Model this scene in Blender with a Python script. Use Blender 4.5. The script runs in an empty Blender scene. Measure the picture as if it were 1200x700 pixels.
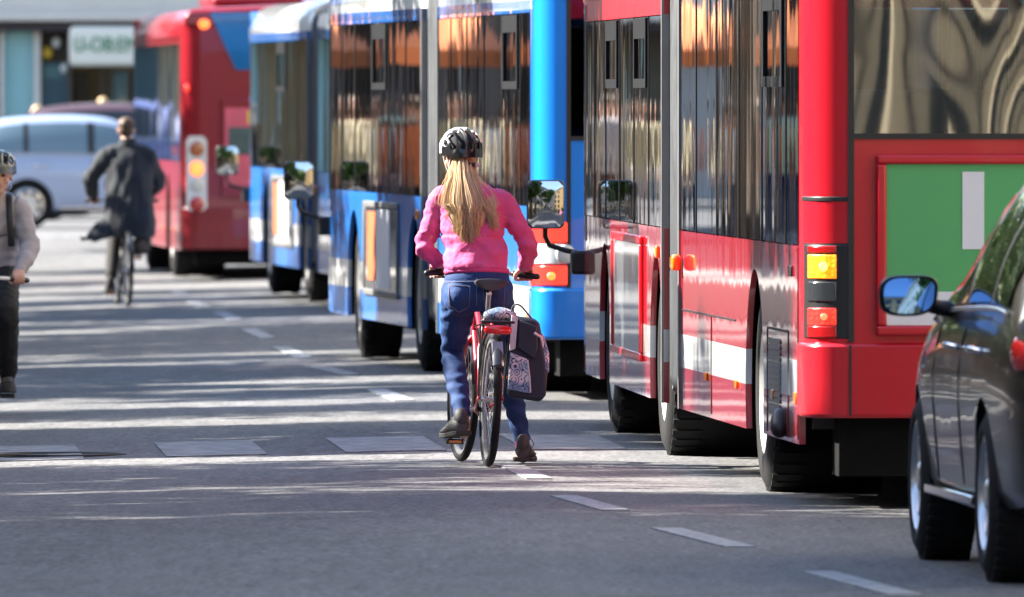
import bpy, bmesh, math, random
from mathutils import Vector, Matrix, noise
R = math.radians
PI = math.pi
sc = bpy.context.scene
COL = sc.collection

# ------------------------------------------------------------------ camera, light, exposure
CAM_H, FOC = 1.9, 17000.0            # eye height in metres, focal length in pixels of the 1200 px wide photograph
cam_d = bpy.data.cameras.new('camera')
cam = bpy.data.objects.new('camera', cam_d); COL.objects.link(cam)
cam.location = (0, 0, CAM_H)
cam.rotation_euler = (R(90) - math.atan((350 - 112) / FOC), 0, 0)
cam_d.sensor_width = 36; cam_d.lens = 36 * FOC / 1200
cam_d.clip_start = 0.5; cam_d.clip_end = 3000
cam_d.dof.use_dof = True; cam_d.dof.focus_distance = 74.3; cam_d.dof.aperture_fstop = 8.5
sc.camera = cam

SUN_EL, SUN_AZ = 36.0, 14.0          # the sun stands left of the street and a little ahead
sx, sy, sz = -math.cos(R(SUN_EL)) * math.cos(R(SUN_AZ)), math.cos(R(SUN_EL)) * math.sin(R(SUN_AZ)), math.sin(R(SUN_EL))
w = bpy.data.worlds.new('World'); sc.world = w; w.use_nodes = True
nt = w.node_tree
sky = nt.nodes.new('ShaderNodeTexSky'); sky.sky_type = 'NISHITA'; sky.sun_disc = False
sky.sun_elevation = R(SUN_EL); sky.sun_rotation = math.atan2(sx, sy)
nt.links.new(sky.outputs[0], nt.nodes['Background'].inputs[0])
nt.nodes['Background'].inputs[1].default_value = 0.085
sun_d = bpy.data.lights.new('sun', 'SUN'); sun_d.energy = 5.0; sun_d.angle = R(0.5); sun_d.color = (1, 0.94, 0.84)
sun = bpy.data.objects.new('sun', sun_d); COL.objects.link(sun)
sun.rotation_euler = Vector((sx, sy, sz)).to_track_quat('Z', 'Y').to_euler()
sun.location = (-60, 100, 60)
vs = sc.view_settings
vs.view_transform = 'Standard'; vs.look = 'None'; vs.gamma = 1; vs.exposure = 2.4; vs.use_curve_mapping = False
sc.cycles.max_bounces = 8; sc.cycles.glossy_bounces = 5; sc.cycles.transparent_max_bounces = 16
sc.cycles.caustics_reflective = False; sc.cycles.caustics_refractive = False
sc.cycles.use_denoising = True

# ------------------------------------------------------------------ object helpers
def tag(o, label=None, cat=None, group=None, kind=None):
    if label: o['label'] = label
    if cat: o['category'] = cat
    if group: o['group'] = group
    if kind: o['kind'] = kind
    return o

def thing(name, label, cat, loc=(0, 0, 0), rot=(0, 0, 0), group=None):
    o = bpy.data.objects.new(name, None); COL.objects.link(o)
    o.empty_display_size = 0.1
    o.location = loc; o.rotation_euler = rot
    return tag(o, label, cat, group)

def copy_tree(o, parent=None):
    c = o.copy(); COL.objects.link(c)
    if parent: c.parent = parent
    for ch in list(o.children): copy_tree(ch, c)
    return c

def repaint(root, part, m):
    for ch in root.children:
        if ch.name.split('.')[0] == part:
            ch.material_slots[0].link = 'OBJECT'; ch.material_slots[0].material = m

class MB:
    """collects geometry for ONE mesh object"""
    def __init__(self): self.v = []; self.f = []; self.mi = []; self.m = 0
    def add(self, vs, fs):
        b = len(self.v); self.v += [tuple(p) for p in vs]
        for f in fs: self.f.append(tuple(i + b for i in f)); self.mi.append(self.m)
        return self
    def box(self, x0, x1, y0, y1, z0, z1):
        return self.add([(x0,y0,z0),(x1,y0,z0),(x1,y1,z0),(x0,y1,z0),(x0,y0,z1),(x1,y0,z1),(x1,y1,z1),(x0,y1,z1)],
                        [(0,3,2,1),(4,5,6,7),(0,1,5,4),(1,2,6,5),(2,3,7,6),(3,0,4,7)])
    def loft(self, rings, caps=True, closed=True):
        n = len(rings[0]); vs = [p for r in rings for p in r]; fs = []
        for i in range(len(rings) - 1):
            for j in range(n if closed else n - 1):
                k = (j + 1) % n
                fs.append((i*n + j, i*n + k, (i+1)*n + k, (i+1)*n + j))
        if caps and closed:
            fs.append(tuple(range(n))[::-1]); fs.append(tuple((len(rings)-1)*n + j for j in range(n)))
        return self.add(vs, fs)
    def limb(self, pts, rad, n=14, sub=4, ref=(1, 0, 0), round_caps=True, power=2.0):
        """smooth tube through joints; rad = scalars or (along ref, across)"""
        P = [Vector(p) for p in pts]; Q = [(r, r) if not isinstance(r, tuple) else r for r in rad]
        pp = []; rr = []
        for i in range(len(P) - 1):
            a, b, c, d = P[max(i-1,0)], P[i], P[i+1], P[min(i+2,len(P)-1)]
            ra, rb, rc, rd = Q[max(i-1,0)], Q[i], Q[i+1], Q[min(i+2,len(P)-1)]
            for s in range(sub):
                t = s / sub
                cr = lambda a,b,c,d: .5*((2*b)+(c-a)*t+(2*a-5*b+4*c-d)*t*t+(3*b-a-3*c+d)*t*t*t)
                pp.append(cr(a,b,c,d)); rr.append(tuple(max(.001, cr(ra[k],rb[k],rc[k],rd[k])) for k in (0,1)))
        pp.append(P[-1]); rr.append(Q[-1])
        refv = Vector(ref); rings = []; frames = []
        for i, p in enumerate(pp):
            t = (pp[min(i+1,len(pp)-1)] - pp[max(i-1,0)]).normalized()
            s = refv - t * refv.dot(t)
            if s.length < .05: s = Vector((0,1,0)) - t * t.y
            s.normalize(); u = t.cross(s); frames.append((p, s, u, t))
        def ring(p, s, u, a, b):
            out = []
            for j in range(n):
                an = 2*PI*j/n; c, si = math.cos(an), math.sin(an)
                if power != 2.0:
                    c = math.copysign(abs(c)**(2/power), c); si = math.copysign(abs(si)**(2/power), si)
                out.append(p + s*(a*c) + u*(b*si))
            return out
        if round_caps:
            p, s, u, t = frames[0]; a, b = rr[0]; m = min(a, b)
            for q in (.15, .5, .8): rings.append(ring(p - t*m*math.sqrt(max(0,1-q*q)), s, u, a*q, b*q))
        for (p, s, u, t), (a, b) in zip(frames, rr): rings.append(ring(p, s, u, a, b))
        if round_caps:
            p, s, u, t = frames[-1]; a, b = rr[-1]; m = min(a, b)
            for q in (.8, .5, .15): rings.append(ring(p + t*m*math.sqrt(max(0,1-q*q)), s, u, a*q, b*q))
        return self.loft(rings)
    def tube(self, pts, r, n=10, sub=1):
        r = [r]*len(pts) if not isinstance(r, (list, tuple)) else r
        return self.limb(pts, r, n, sub, round_caps=False)
    def ball(self, c, r, n=16, m=10, rot=None):
        rx, ry, rz = (r, r, r) if not isinstance(r, tuple) else r
        rings = []
        for i in range(m + 1):
            th = PI * (.02 + .96*i/m)
            ring = []
            for j in range(n):
                ph = 2*PI*j/n
                q = Vector((rx*math.sin(th)*math.cos(ph), ry*math.sin(th)*math.sin(ph), -rz*math.cos(th)))
                if rot: q = rot @ q
                ring.append(Vector(c) + q)
            rings.append(ring)
        return self.loft(rings)
    def lathe(self, prof, c, axis=(1,0,0), n=32, closed=False):
        """prof: (radius, along axis); closed joins the last point to the first"""
        a = Vector(axis).normalized(); s = a.orthogonal().normalized(); u = a.cross(s)
        pr = list(prof) + ([prof[0]] if closed else [])
        rings = [[Vector(c) + a*h + (s*math.cos(2*PI*j/n) + u*math.sin(2*PI*j/n))*r for j in range(n)] for r, h in pr]
        return self.loft(rings, caps=not closed)
    def prism(self, poly, ax, t0, t1):
        """2-D polygon extruded along an axis: ax 0 poly=(y,z), 1 poly=(x,z), 2 poly=(x,y)"""
        def P(a, b, t): return ((t,a,b),(a,t,b),(a,b,t))[ax]
        n = len(poly)
        self.add([P(a,b,t0) for a,b in poly] + [P(a,b,t1) for a,b in poly],
                 [tuple(range(n)), tuple(range(2*n-1, n-1, -1))] + [(i, i+n, (i+1)%n+n, (i+1)%n) for i in range(n)])
        return self
    def strip(self, line, z0, z1, th):
        """vertical wall over a plan polyline, thickness towards its left side"""
        L = [Vector((x, y)) for x, y in line]; inn = []
        for i, p in enumerate(L):
            t = (L[min(i+1,len(L)-1)] - L[max(i-1,0)]).normalized()
            inn.append(p + Vector((-t.y, t.x)) * th)
        rings = [[(p.x,p.y,z0),(p.x,p.y,z1),(q.x,q.y,z1),(q.x,q.y,z0)] for p, q in zip(L, inn)]
        return self.loft(rings)
    def mirror_x(self, w):
        b = len(self.v); self.v += [(w - x, y, z) for x, y, z in self.v]
        self.f += [tuple(i + b for i in f)[::-1] for f in self.f]; self.mi += list(self.mi)
        return self
    def mesh(self, name, mats, smooth=30, xf=None):
        me = bpy.data.meshes.new(name)
        vs = self.v if xf is None else [xf(Vector(p)) for p in self.v]
        me.from_pydata([tuple(p) for p in vs], [], self.f)
        for m in (mats if isinstance(mats, (list, tuple)) else [mats]): me.materials.append(m)
        me.polygons.foreach_set('material_index', self.mi)
        bm = bmesh.new(); bm.from_mesh(me)
        big = [f for f in bm.faces if len(f.verts) > 4]
        if big: bmesh.ops.triangulate(bm, faces=big)
        bmesh.ops.recalc_face_normals(bm, faces=bm.faces)
        bm.to_mesh(me); bm.free()
        if smooth:
            me.shade_smooth(); me.set_sharp_from_angle(angle=R(smooth))
        return me
    def build(self, name, mats, parent=None, smooth=30, bevel=0, xf=None, seg=2):
        o = bpy.data.objects.new(name, self.mesh(name, mats, smooth, xf)); COL.objects.link(o)
        if parent: o.parent = parent
        if bevel:
            b = o.modifiers.new('bevel', 'BEVEL'); b.width = bevel; b.segments = seg; b.limit_method = 'ANGLE'; b.angle_limit = R(40)
        return o

def remesh(mb, voxel, smooth=4, cut=None, folds=None, cut_mat=None, mats=()):
    """fuse overlapping closed shells of an MB into one continuous surface"""
    me = mb.mesh('tmp', list(mats), 0)
    o = bpy.data.objects.new('tmp', me); COL.objects.link(o)
    r = o.modifiers.new('r', 'REMESH'); r.mode = 'VOXEL'; r.voxel_size = voxel
    s = o.modifiers.new('s', 'SMOOTH'); s.factor = .5; s.iterations = smooth
    dg = bpy.context.evaluated_depsgraph_get()
    out = bpy.data.meshes.new_from_object(o.evaluated_get(dg))
    bpy.data.objects.remove(o)
    if folds:
        ns = [Vector(v.normal) for v in out.vertices]
        for v, nn in zip(out.vertices, ns): v.co += nn * folds(v.co)
    out.shade_smooth()
    return out

def mesh_obj(name, me, m, parent=None):
    me.name = name; me.materials.clear()
    for q in (m if isinstance(m, (list, tuple)) else [m]): me.materials.append(q)
    o = bpy.data.objects.new(name, me); COL.objects.link(o)
    if parent: o.parent = parent
    return o

def cut(o, cutters, m=None):
    """boolean difference with solid meshes, applied"""
    tmp = []
    for c in cutters:
        k = bpy.data.objects.new('cutter', c); COL.objects.link(k); tmp.append(k)
        b = o.modifiers.new('b', 'BOOLEAN'); b.operation = 'DIFFERENCE'; b.solver = 'EXACT'; b.object = k
        b.material_mode = 'TRANSFER'
        k.parent = o.parent
    dg = bpy.context.evaluated_depsgraph_get(); dg.update()
    me = bpy.data.meshes.new_from_object(o.evaluated_get(dg))
    o.modifiers.clear(); o.data = me
    for k in tmp: bpy.data.objects.remove(k)

# ------------------------------------------------------------------ materials
def _node(t, kind, **kw):
    n = t.nodes.new(kind)
    for k, v in kw.items(): setattr(n, k, v)
    return n

def mat(name, col, rough=.5, metal=0, coat=0, spec=.5, emit=None, es=1, var=.12, vscale=6, bump=0, bscale=60, coat_rough=.03, stretch=(1,1,1), sheen=0):
    """principled surface with its own procedural variation of colour and relief"""
    m = bpy.data.materials.new(name); m.use_nodes = True
    t = m.node_tree; p = t.nodes['Principled BSDF']
    p.inputs['Base Color'].default_value = (*col, 1)
    p.inputs['Roughness'].default_value = rough; p.inputs['Metallic'].default_value = metal
    p.inputs['Coat Weight'].default_value = coat; p.inputs['Coat Roughness'].default_value = coat_rough
    p.inputs['Specular IOR Level'].default_value = spec
    if sheen: p.inputs['Sheen Weight'].default_value = sheen
    tc = _node(t, 'ShaderNodeTexCoord')
    mp = _node(t, 'ShaderNodeMapping'); mp.inputs['Scale'].default_value = stretch
    t.links.new(tc.outputs['Object'], mp.inputs[0])
    if var:
        nz = _node(t, 'ShaderNodeTexNoise'); nz.inputs['Scale'].default_value = vscale; nz.inputs['Detail'].default_value = 6
        t.links.new(mp.outputs[0], nz.inputs['Vector'])
        mx = _node(t, 'ShaderNodeMix', data_type='RGBA')
        mx.inputs[6].default_value = (*[c*(1-var) for c in col], 1); mx.inputs[7].default_value = (*[min(1, c*(1+var)) for c in col], 1)
        t.links.new(nz.outputs[0], mx.inputs[0]); t.links.new(mx.outputs[2], p.inputs['Base Color'])
        m['col_out'] = mx.name
    if bump:
        nb = _node(t, 'ShaderNodeTexNoise'); nb.inputs['Scale'].default_value = bscale; nb.inputs['Detail'].default_value = 4
        t.links.new(mp.outputs[0], nb.inputs['Vector'])
        bp = _node(t, 'ShaderNodeBump'); bp.inputs['Distance'].default_value = bump
        t.links.new(nb.outputs[0], bp.inputs['Height']); t.links.new(bp.outputs[0], p.inputs['Normal'])
    if emit:
        p.inputs['Emission Color'].default_value = (*emit, 1); p.inputs['Emission Strength'].default_value = es
    return m

def panel_paint(name, col, bands=(), rough=.3, wave=.0006, wscale=(1, 1.1, .5), dirt=.25, coat=1):
    """vehicle enamel: colour bands by height, slightly wavy sheet metal, road dirt low down"""
    m = mat(name, col, rough, 0, coat, .5, var=0)
    t = m.node_tree; p = t.nodes['Principled BSDF']; tc = next(n for n in t.nodes if n.type == 'TEX_COORD')
    sep = _node(t, 'ShaderNodeSeparateXYZ'); t.links.new(tc.outputs['Object'], sep.inputs[0])
    cur = None
    base = _node(t, 'ShaderNodeRGB'); base.outputs[0].default_value = (*col, 1); cur = base.outputs[0]
    for z0, z1, c in bands:
        a = _node(t, 'ShaderNodeMath', operation='GREATER_THAN'); a.inputs[1].default_value = z0; t.links.new(sep.outputs[2], a.inputs[0])
        b = _node(t, 'ShaderNodeMath', operation='LESS_THAN'); b.inputs[1].default_value = z1; t.links.new(sep.outputs[2], b.inputs[0])
        k = _node(t, 'ShaderNodeMath', operation='MULTIPLY'); t.links.new(a.outputs[0], k.inputs[0]); t.links.new(b.outputs[0], k.inputs[1])
        mx = _node(t, 'ShaderNodeMix', data_type='RGBA'); t.links.new(k.outputs[0], mx.inputs[0]); t.links.new(cur, mx.inputs[6]); mx.inputs[7].default_value = (*c, 1)
        cur = mx.outputs[2]
    # dust, streaked downwards
    mp = _node(t, 'ShaderNodeMapping'); mp.inputs['Scale'].default_value = (9, 9, 1.6); t.links.new(tc.outputs['Object'], mp.inputs[0])
    nz = _node(t, 'ShaderNodeTexNoise'); nz.inputs['Scale'].default_value = 1.5; nz.inputs['Detail'].default_value = 8; t.links.new(mp.outputs[0], nz.inputs['Vector'])
    rm = _node(t, 'ShaderNodeMapRange'); rm.inputs[1].default_value = 1.3; rm.inputs[2].default_value = .3; rm.inputs[3].default_value = .02; rm.inputs[4].default_value = dirt
    t.links.new(sep.outputs[2], rm.inputs[0])
    mu = _node(t, 'ShaderNodeMath', operation='MULTIPLY'); t.links.new(nz.outputs[0], mu.inputs[0]); t.links.new(rm.outputs[0], mu.inputs[1])
    mx = _node(t, 'ShaderNodeMix', data_type='RGBA'); t.links.new(mu.outputs[0], mx.inputs[0]); t.links.new(cur, mx.inputs[6]); mx.inputs[7].default_value = (.16, .145, .13, 1)
    t.links.new(mx.outputs[2], p.inputs['Base Color'])
    m2 = _node(t, 'ShaderNodeMapping'); m2.inputs['Scale'].default_value = wscale; t.links.new(tc.outputs['Object'], m2.inputs[0])
    n2 = _node(t, 'ShaderNodeTexNoise'); n2.inputs['Scale'].default_value = 2.2; n2.inputs['Detail'].default_value = 1.5; t.links.new(m2.outputs[0], n2.inputs['Vector'])
    bp = _node(t, 'ShaderNodeBump'); bp.inputs['Distance'].default_value = wave * 10; bp.inputs['Strength'].default_value = .35
    t.links.new(n2.outputs[0], bp.inputs['Height']); t.links.new(bp.outputs[0], p.inputs['Normal']); t.links.new(bp.outputs[0], p.inputs['Coat Normal'])
    return m

def glass(name, tint=(.3, .32, .33), wave=.001, scale=(.6, 1.6, .22), nscale=2.2, base=.06, streak=0):
    """thin window pane: mirror-like at grazing angles, tinted view through it otherwise, slightly wavy"""
    m = bpy.data.materials.new(name); m.use_nodes = True
    t = m.node_tree; t.nodes.remove(t.nodes['Principled BSDF']); out = t.nodes['Material Output']
    lw = _node(t, 'ShaderNodeLayerWeight'); lw.inputs[0].default_value = .5
    pw = _node(t, 'ShaderNodeMath', operation='POWER'); pw.inputs[1].default_value = 5; t.links.new(lw.outputs['Facing'], pw.inputs[0])
    ma = _node(t, 'ShaderNodeMath', operation='MULTIPLY_ADD'); ma.inputs[1].default_value = 1 - base; ma.inputs[2].default_value = base; t.links.new(pw.outputs[0], ma.inputs[0])
    tr = _node(t, 'ShaderNodeBsdfTransparent'); tr.inputs[0].default_value = (*tint, 1)
    gl = _node(t, 'ShaderNodeBsdfGlossy'); gl.inputs['Roughness'].default_value = .015; gl.inputs[0].default_value = (.95, .97, 1, 1)
    ms = _node(t, 'ShaderNodeMixShader'); t.links.new(ma.outputs[0], ms.inputs[0]); t.links.new(tr.outputs[0], ms.inputs[1]); t.links.new(gl.outputs[0], ms.inputs[2])
    t.links.new(ms.outputs[0], out.inputs[0])
    tc = _node(t, 'ShaderNodeTexCoord'); mp = _node(t, 'ShaderNodeMapping'); mp.inputs['Scale'].default_value = scale
    t.links.new(tc.outputs['Object'], mp.inputs[0])
    nz = _node(t, 'ShaderNodeTexNoise'); nz.inputs['Scale'].default_value = nscale; nz.inputs['Detail'].default_value = .8; t.links.new(mp.outputs[0], nz.inputs['Vector'])
    m2 = _node(t, 'ShaderNodeMapping'); m2.inputs['Scale'].default_value = (.5, .42, .5); m2.inputs['Location'].default_value = (3, 1, 7); t.links.new(tc.outputs['Object'], m2.inputs[0])
    n2 = _node(t, 'ShaderNodeTexNoise'); n2.inputs['Scale'].default_value = 1.3; n2.inputs['Detail'].default_value = 0; t.links.new(m2.outputs[0], n2.inputs['Vector'])
    rr = _node(t, 'ShaderNodeMapRange', interpolation_type='SMOOTHSTEP'); rr.inputs[1].default_value = .38; rr.inputs[2].default_value = .68; rr.inputs[3].default_value = .35; rr.inputs[4].default_value = 1.9; t.links.new(n2.outputs[0], rr.inputs[0])
    mm = _node(t, 'ShaderNodeMath', operation='MULTIPLY'); t.links.new(nz.outputs[0], mm.inputs[0]); t.links.new(rr.outputs[0], mm.inputs[1])
    bp = _node(t, 'ShaderNodeBump'); bp.inputs['Distance'].default_value = wave; t.links.new(mm.outputs[0], bp.inputs['Height'])
    t.links.new(bp.outputs[0], gl.inputs['Normal'])
    return m

M = {}
M['rubber'] = mat('tyre_rubber', (.010, .010, .011), .85, var=.3, spec=.25, vscale=20, bump=.002, bscale=90)
M['black'] = mat('black_plastic', (.010, .010, .011), .45, var=.25, vscale=9)
M['under'] = mat('underbody_black', (.005, .005, .005), .9, var=.4, spec=.15)
M['rim'] = mat('steel_rim', (.45, .45, .44), .4, .6, var=.25, vscale=8)
M['alloy'] = mat('alloy_wheel', (.62, .62, .63), .25, .85, var=.12)
M['chrome'] = mat('chrome', (.75, .75, .76), .12, 1, var=.05)
M['alu'] = mat('aluminium_trim', (.26, .27, .28), .4, .7, var=.25, bump=.0006, bscale=20)
M['bellows'] = mat('grey_bellows', (.085, .092, .10), .55, var=.7, vscale=9, bump=.006, bscale=14, stretch=(1, 1, .25))
M['red'] = panel_paint('red_enamel', (.52, .003, .015), wave=.0004, dirt=.14, coat=.3)
M['red_side'] = panel_paint('red_enamel_striped', (.46, .006, .022), [(.505, .675, (.72, .73, .73))], wave=.0004)
M['red_plain'] = panel_paint('red_enamel_old', (.22, .002, .010), [(.32, .60, (.24, .003, .011))], wave=.0006, coat=.4)
M['blue'] = panel_paint('blue_enamel', (.004, .22, .78), wave=.0005, dirt=.05)
M['blue_side'] = panel_paint('blue_enamel_striped', (.008, .17, .62), [(.50, .70, (.78, .78, .78))], wave=.0006, coat=.6)
M['roof_white'] = panel_paint('white_roof_enamel', (.78, .79, .80), wave=.0003, dirt=.0)
M['glass'] = glass('bus_glass', (.30, .31, .32), wave=.0012, scale=(.6, 1.7, .33), nscale=1.6, base=.07)
M['glass_rear'] = glass('bus_rear_glass', (.6, .62, .6), wave=.0065, scale=(1.25, 1, .5), nscale=1.3, base=.16)
M['glass_car'] = glass('car_glass', (.10, .11, .11), wave=.0012, scale=(.8, .8, .8), base=.08)
M['glass_blue'] = mat('blue_rear_glass', (.01, .13, .36), .12, 0, 1, var=.2)
M['lens_amber'] = mat('amber_lens', (.75, .2, .01), .2, coat=1, var=.1)
M['lens_red'] = mat('red_lens', (.42, .008, .01), .2, coat=1, var=.1)
M['lens_clear'] = mat('clear_lens', (.55, .57, .58), .15, coat=1, var=.1)
M['lens_smoke'] = mat('smoked_lens', (.03, .035, .04), .15, coat=1, var=.1)
M['lamp_amber'] = mat('lit_amber_lamp', (.8, .3, .02), .3, emit=(1, .22, .0), es=.42, coat=1)
M['lamp_core'] = mat('lit_amber_bulb', (.8, .5, .05), .3, emit=(1, .72, .12), es=.65)
M['lamp_red'] = mat('lit_red_lamp', (.7, .02, .02), .3, emit=(1, .05, .02), es=.26, coat=1)
M['lamp_orange'] = mat('lit_orange_lamp', (.8, .1, .02), .3, emit=(1, .16, .03), es=.8, coat=1)
M['lamp_red_core'] = mat('lit_red_bulb', (.8, .1, .05), .3, emit=(1, .16, .06), es=.5)
M['mirror'] = mat('mirror_glass', (.62, .66, .70), .02, 1, var=.0)
M['seat'] = mat('seat_cloth', (.03, .04, .09), .8, var=.3, vscale=14)
M['yellow_pole'] = mat('yellow_handrail', (.7, .45, .03), .35)
M['interior'] = mat('interior_grey', (.45, .45, .43), .6)
M['floor_in'] = mat('bus_floor', (.08, .08, .08), .7)

def road_z(x, Y):
    """the carriageway falls gently towards the left gutter and levels out at the crossroads"""
    d = max(0.0, -x); f = max(0, min(1, (200 - Y)/30))
    return -.028*d*d/(d + .6)*f

def facets(m, scale=42):
    """moulded lens: little prisms that break up the glow"""
    t = m.node_tree; p = t.nodes['Principled BSDF']; tc = next(n for n in t.nodes if n.type == 'TEX_COORD')
    v = _node(t, 'ShaderNodeTexVoronoi', distance='CHEBYCHEV'); v.inputs['Scale'].default_value = scale; v.inputs['Randomness'].default_value = .25
    t.links.new(tc.outputs['Object'], v.inputs['Vector'])
    r = _node(t, 'ShaderNodeMapRange'); e = p.inputs['Emission Strength'].default_value
    r.inputs[1].default_value = .1; r.inputs[2].default_value = .6; r.inputs[3].default_value = e*1.35; r.inputs[4].default_value = e*.45
    t.links.new(v.outputs['Distance'], r.inputs[0]); t.links.new(r.outputs[0], p.inputs['Emission Strength'])
    b = _node(t, 'ShaderNodeBump'); b.inputs['Distance'].default_value = .004; t.links.new(v.outputs['Distance'], b.inputs['Height']); t.links.new(b.outputs[0], p.inputs['Normal'])
for k in ('lamp_amber', 'lamp_red', 'lamp_orange'): facets(M[k])

def convex_glass(outline, c, y0, rc, yaw=0, tilt=0):
    """bulging mirror pane facing -y over an (x, z) outline"""
    rings = []
    for q in (1, .8, .6, .4, .2, .02):
        ring = []
        for x, z in outline:
            dx, dz = (x - c[0])*q, (z - c[1])*q
            ring.append((c[0] + dx, y0 + (dx*dx + dz*dz)/(2*rc) + dz*tilt + dx*yaw, c[1] + dz))
        rings.append(ring)
    back = [(x, y + .004, z) for x, y, z in rings[0]]
    return MB().loft([back] + rings)

def gx(x, Y): return (x - 600) * Y / FOC
# ------------------------------------------------------------------ road and pavements
def asphalt():
    m = bpy.data.materials.new('asphalt'); m.use_nodes = True
    t = m.node_tree; p = t.nodes['Principled BSDF']; tc = _node(t, 'ShaderNodeTexCoord')
    def nz(scale, detail=4, sc3=(1, 1, 1), rough=.55):
        mp = _node(t, 'ShaderNodeMapping'); mp.inputs['Scale'].default_value = sc3; t.links.new(tc.outputs['Object'], mp.inputs[0])
        n = _node(t, 'ShaderNodeTexNoise'); n.inputs['Scale'].default_value = scale; n.inputs['Detail'].default_value = detail; n.inputs['Roughness'].default_value = rough
        t.links.new(mp.outputs[0], n.inputs['Vector']); return n.outputs[0]
    def ramp(src, a, b, c0, c1):
        r = _node(t, 'ShaderNodeMapRange'); r.inputs[1].default_value = a; r.inputs[2].default_value = b; r.inputs[3].default_value = c0; r.inputs[4].default_value = c1
        t.links.new(src, r.inputs[0]); return r.outputs[0]
    def mul(a, b):
        k = _node(t, 'ShaderNodeMath', operation='MULTIPLY'); t.links.new(a, k.inputs[0]); t.links.new(b, k.inputs[1]); return k.outputs[0]
    grain = ramp(nz(34, 3, (1, .35, 1), .7), .3, .7, .45, 1.6)
    patch = ramp(nz(.35, 3, (1, .35, 1)), .35, .65, .86, 1.14)
    lanes = ramp(nz(.5, 4, (1.3, .05, 1)), .35, .65, .88, 1.12)
    vo = _node(t, 'ShaderNodeTexVoronoi', feature='DISTANCE_TO_EDGE'); vo.inputs['Scale'].default_value = .09
    wob = _node(t, 'ShaderNodeMapping'); t.links.new(tc.outputs['Object'], wob.inputs[0]); t.links.new(wob.outputs[0], vo.inputs['Vector'])
    crack = ramp(vo.outputs['Distance'], .0, .0035, .55, 1.0)
    streak = ramp(nz(9, 3, (1, .12, 1), .7), .3, .7, .8, 1.2)
    f = mul(mul(mul(grain, patch), mul(lanes, crack)), streak)
    c = _node(t, 'ShaderNodeMix', data_type='RGBA', blend_type='MULTIPLY'); c.inputs[0].default_value = 1
    c.inputs[6].default_value = (.118, .118, .120, 1)
    cc = _node(t, 'ShaderNodeCombineColor'); [t.links.new(f, cc.inputs[i]) for i in range(3)]
    t.links.new(cc.outputs[0], c.inputs[7]); t.links.new(c.outputs[2], p.inputs['Base Color'])
    p.inputs['Roughness'].default_value = .82; p.inputs['Specular IOR Level'].default_value = .25
    bp = _node(t, 'ShaderNodeBump'); bp.inputs['Distance'].default_value = .004; bp.inputs['Strength'].default_value = .6; t.links.new(nz(55, 3), bp.inputs['Height']); t.links.new(bp.outputs[0], p.inputs['Normal'])
    return m
M['asphalt'] = asphalt()
def worn_paint(name='road_paint', col=(.30, .305, .31), lo=.45, sc=14):
    m = mat(name, col, .7, var=.25, vscale=12, bump=.002, bscale=60); t = m.node_tree; p = t.nodes['Principled BSDF']
    tc = next(n for n in t.nodes if n.type == 'TEX_COORD'); n = _node(t, 'ShaderNodeTexNoise'); n.inputs['Scale'].default_value = sc; n.inputs['Detail'].default_value = 8; t.links.new(tc.outputs['Object'], n.inputs['Vector'])
    r = _node(t, 'ShaderNodeMapRange'); r.inputs[1].default_value = lo; r.inputs[2].default_value = lo + .2; r.inputs[3].default_value = 0; r.inputs[4].default_value = .85; t.links.new(n.outputs[0], r.inputs[0])
    src = p.inputs['Base Color'].links[0].from_socket
    mx = _node(t, 'ShaderNodeMix', data_type='RGBA'); t.links.new(r.outputs[0], mx.inputs[0]); t.links.new(src, mx.inputs[6]); mx.inputs[7].default_value = (.1, .1, .104, 1)
    t.links.new(mx.outputs[2], p.inputs['Base Color']); return m
M['paint'] = worn_paint()
M['paint_old'] = worn_paint('worn_crossing_paint', (.25, .25, .25), .40, 7)
M['slab'] = mat('paving_slabs', (.27, .26, .25), .8, var=.2, vscale=3, bump=.003)
M['kerb'] = mat('granite_kerb', (.36, .35, .34), .75, var=.2)
M['iron'] = mat('cast_iron', (.05, .048, .045), .6, .5, var=.3)
rd = MB(); xs = [-600, -60, -30] + [-9 + .5*i for i in range(19)] + [3, 10, 60, 600]; ys = [-600, -40, 20] + [50 + 10*i for i in range(12)] + [165 + 5*i for i in range(9)] + [300, 1200]
nx = len(xs)
rd.add([(x, y, road_z(max(x, -9), y)) for y in ys for x in xs], [(j*nx+i, j*nx+i+1, (j+1)*nx+i+1, (j+1)*nx+i) for j in range(len(ys)-1) for i in range(nx-1)])
tag(rd.build('road', M['asphalt'], smooth=60), kind='structure')
for x0, x1 in ((-8.2, -30), (5.6, 22)):
    a, b = min(x0, x1), max(x0, x1)
    for y0, y1 in ((-70, 196),):
        MBp = MB().box(a, b, y0, y1, -.4, .12); tag(MBp.build('pavement', M['slab'], smooth=0, bevel=.01), kind='structure')
        k = MB().box(x0 - .0 if x0 < 0 else x0 - .3, x0 + .3 if x0 < 0 else x0, y0, y1, -.4, .124); tag(k.build('kerb', M['kerb'], smooth=0, bevel=.015), kind='structure')
tag(MB().box(-60, 60, 238, 262, -.05, .13).build('pavement', M['slab'], smooth=0, bevel=.01), kind='structure')
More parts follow.
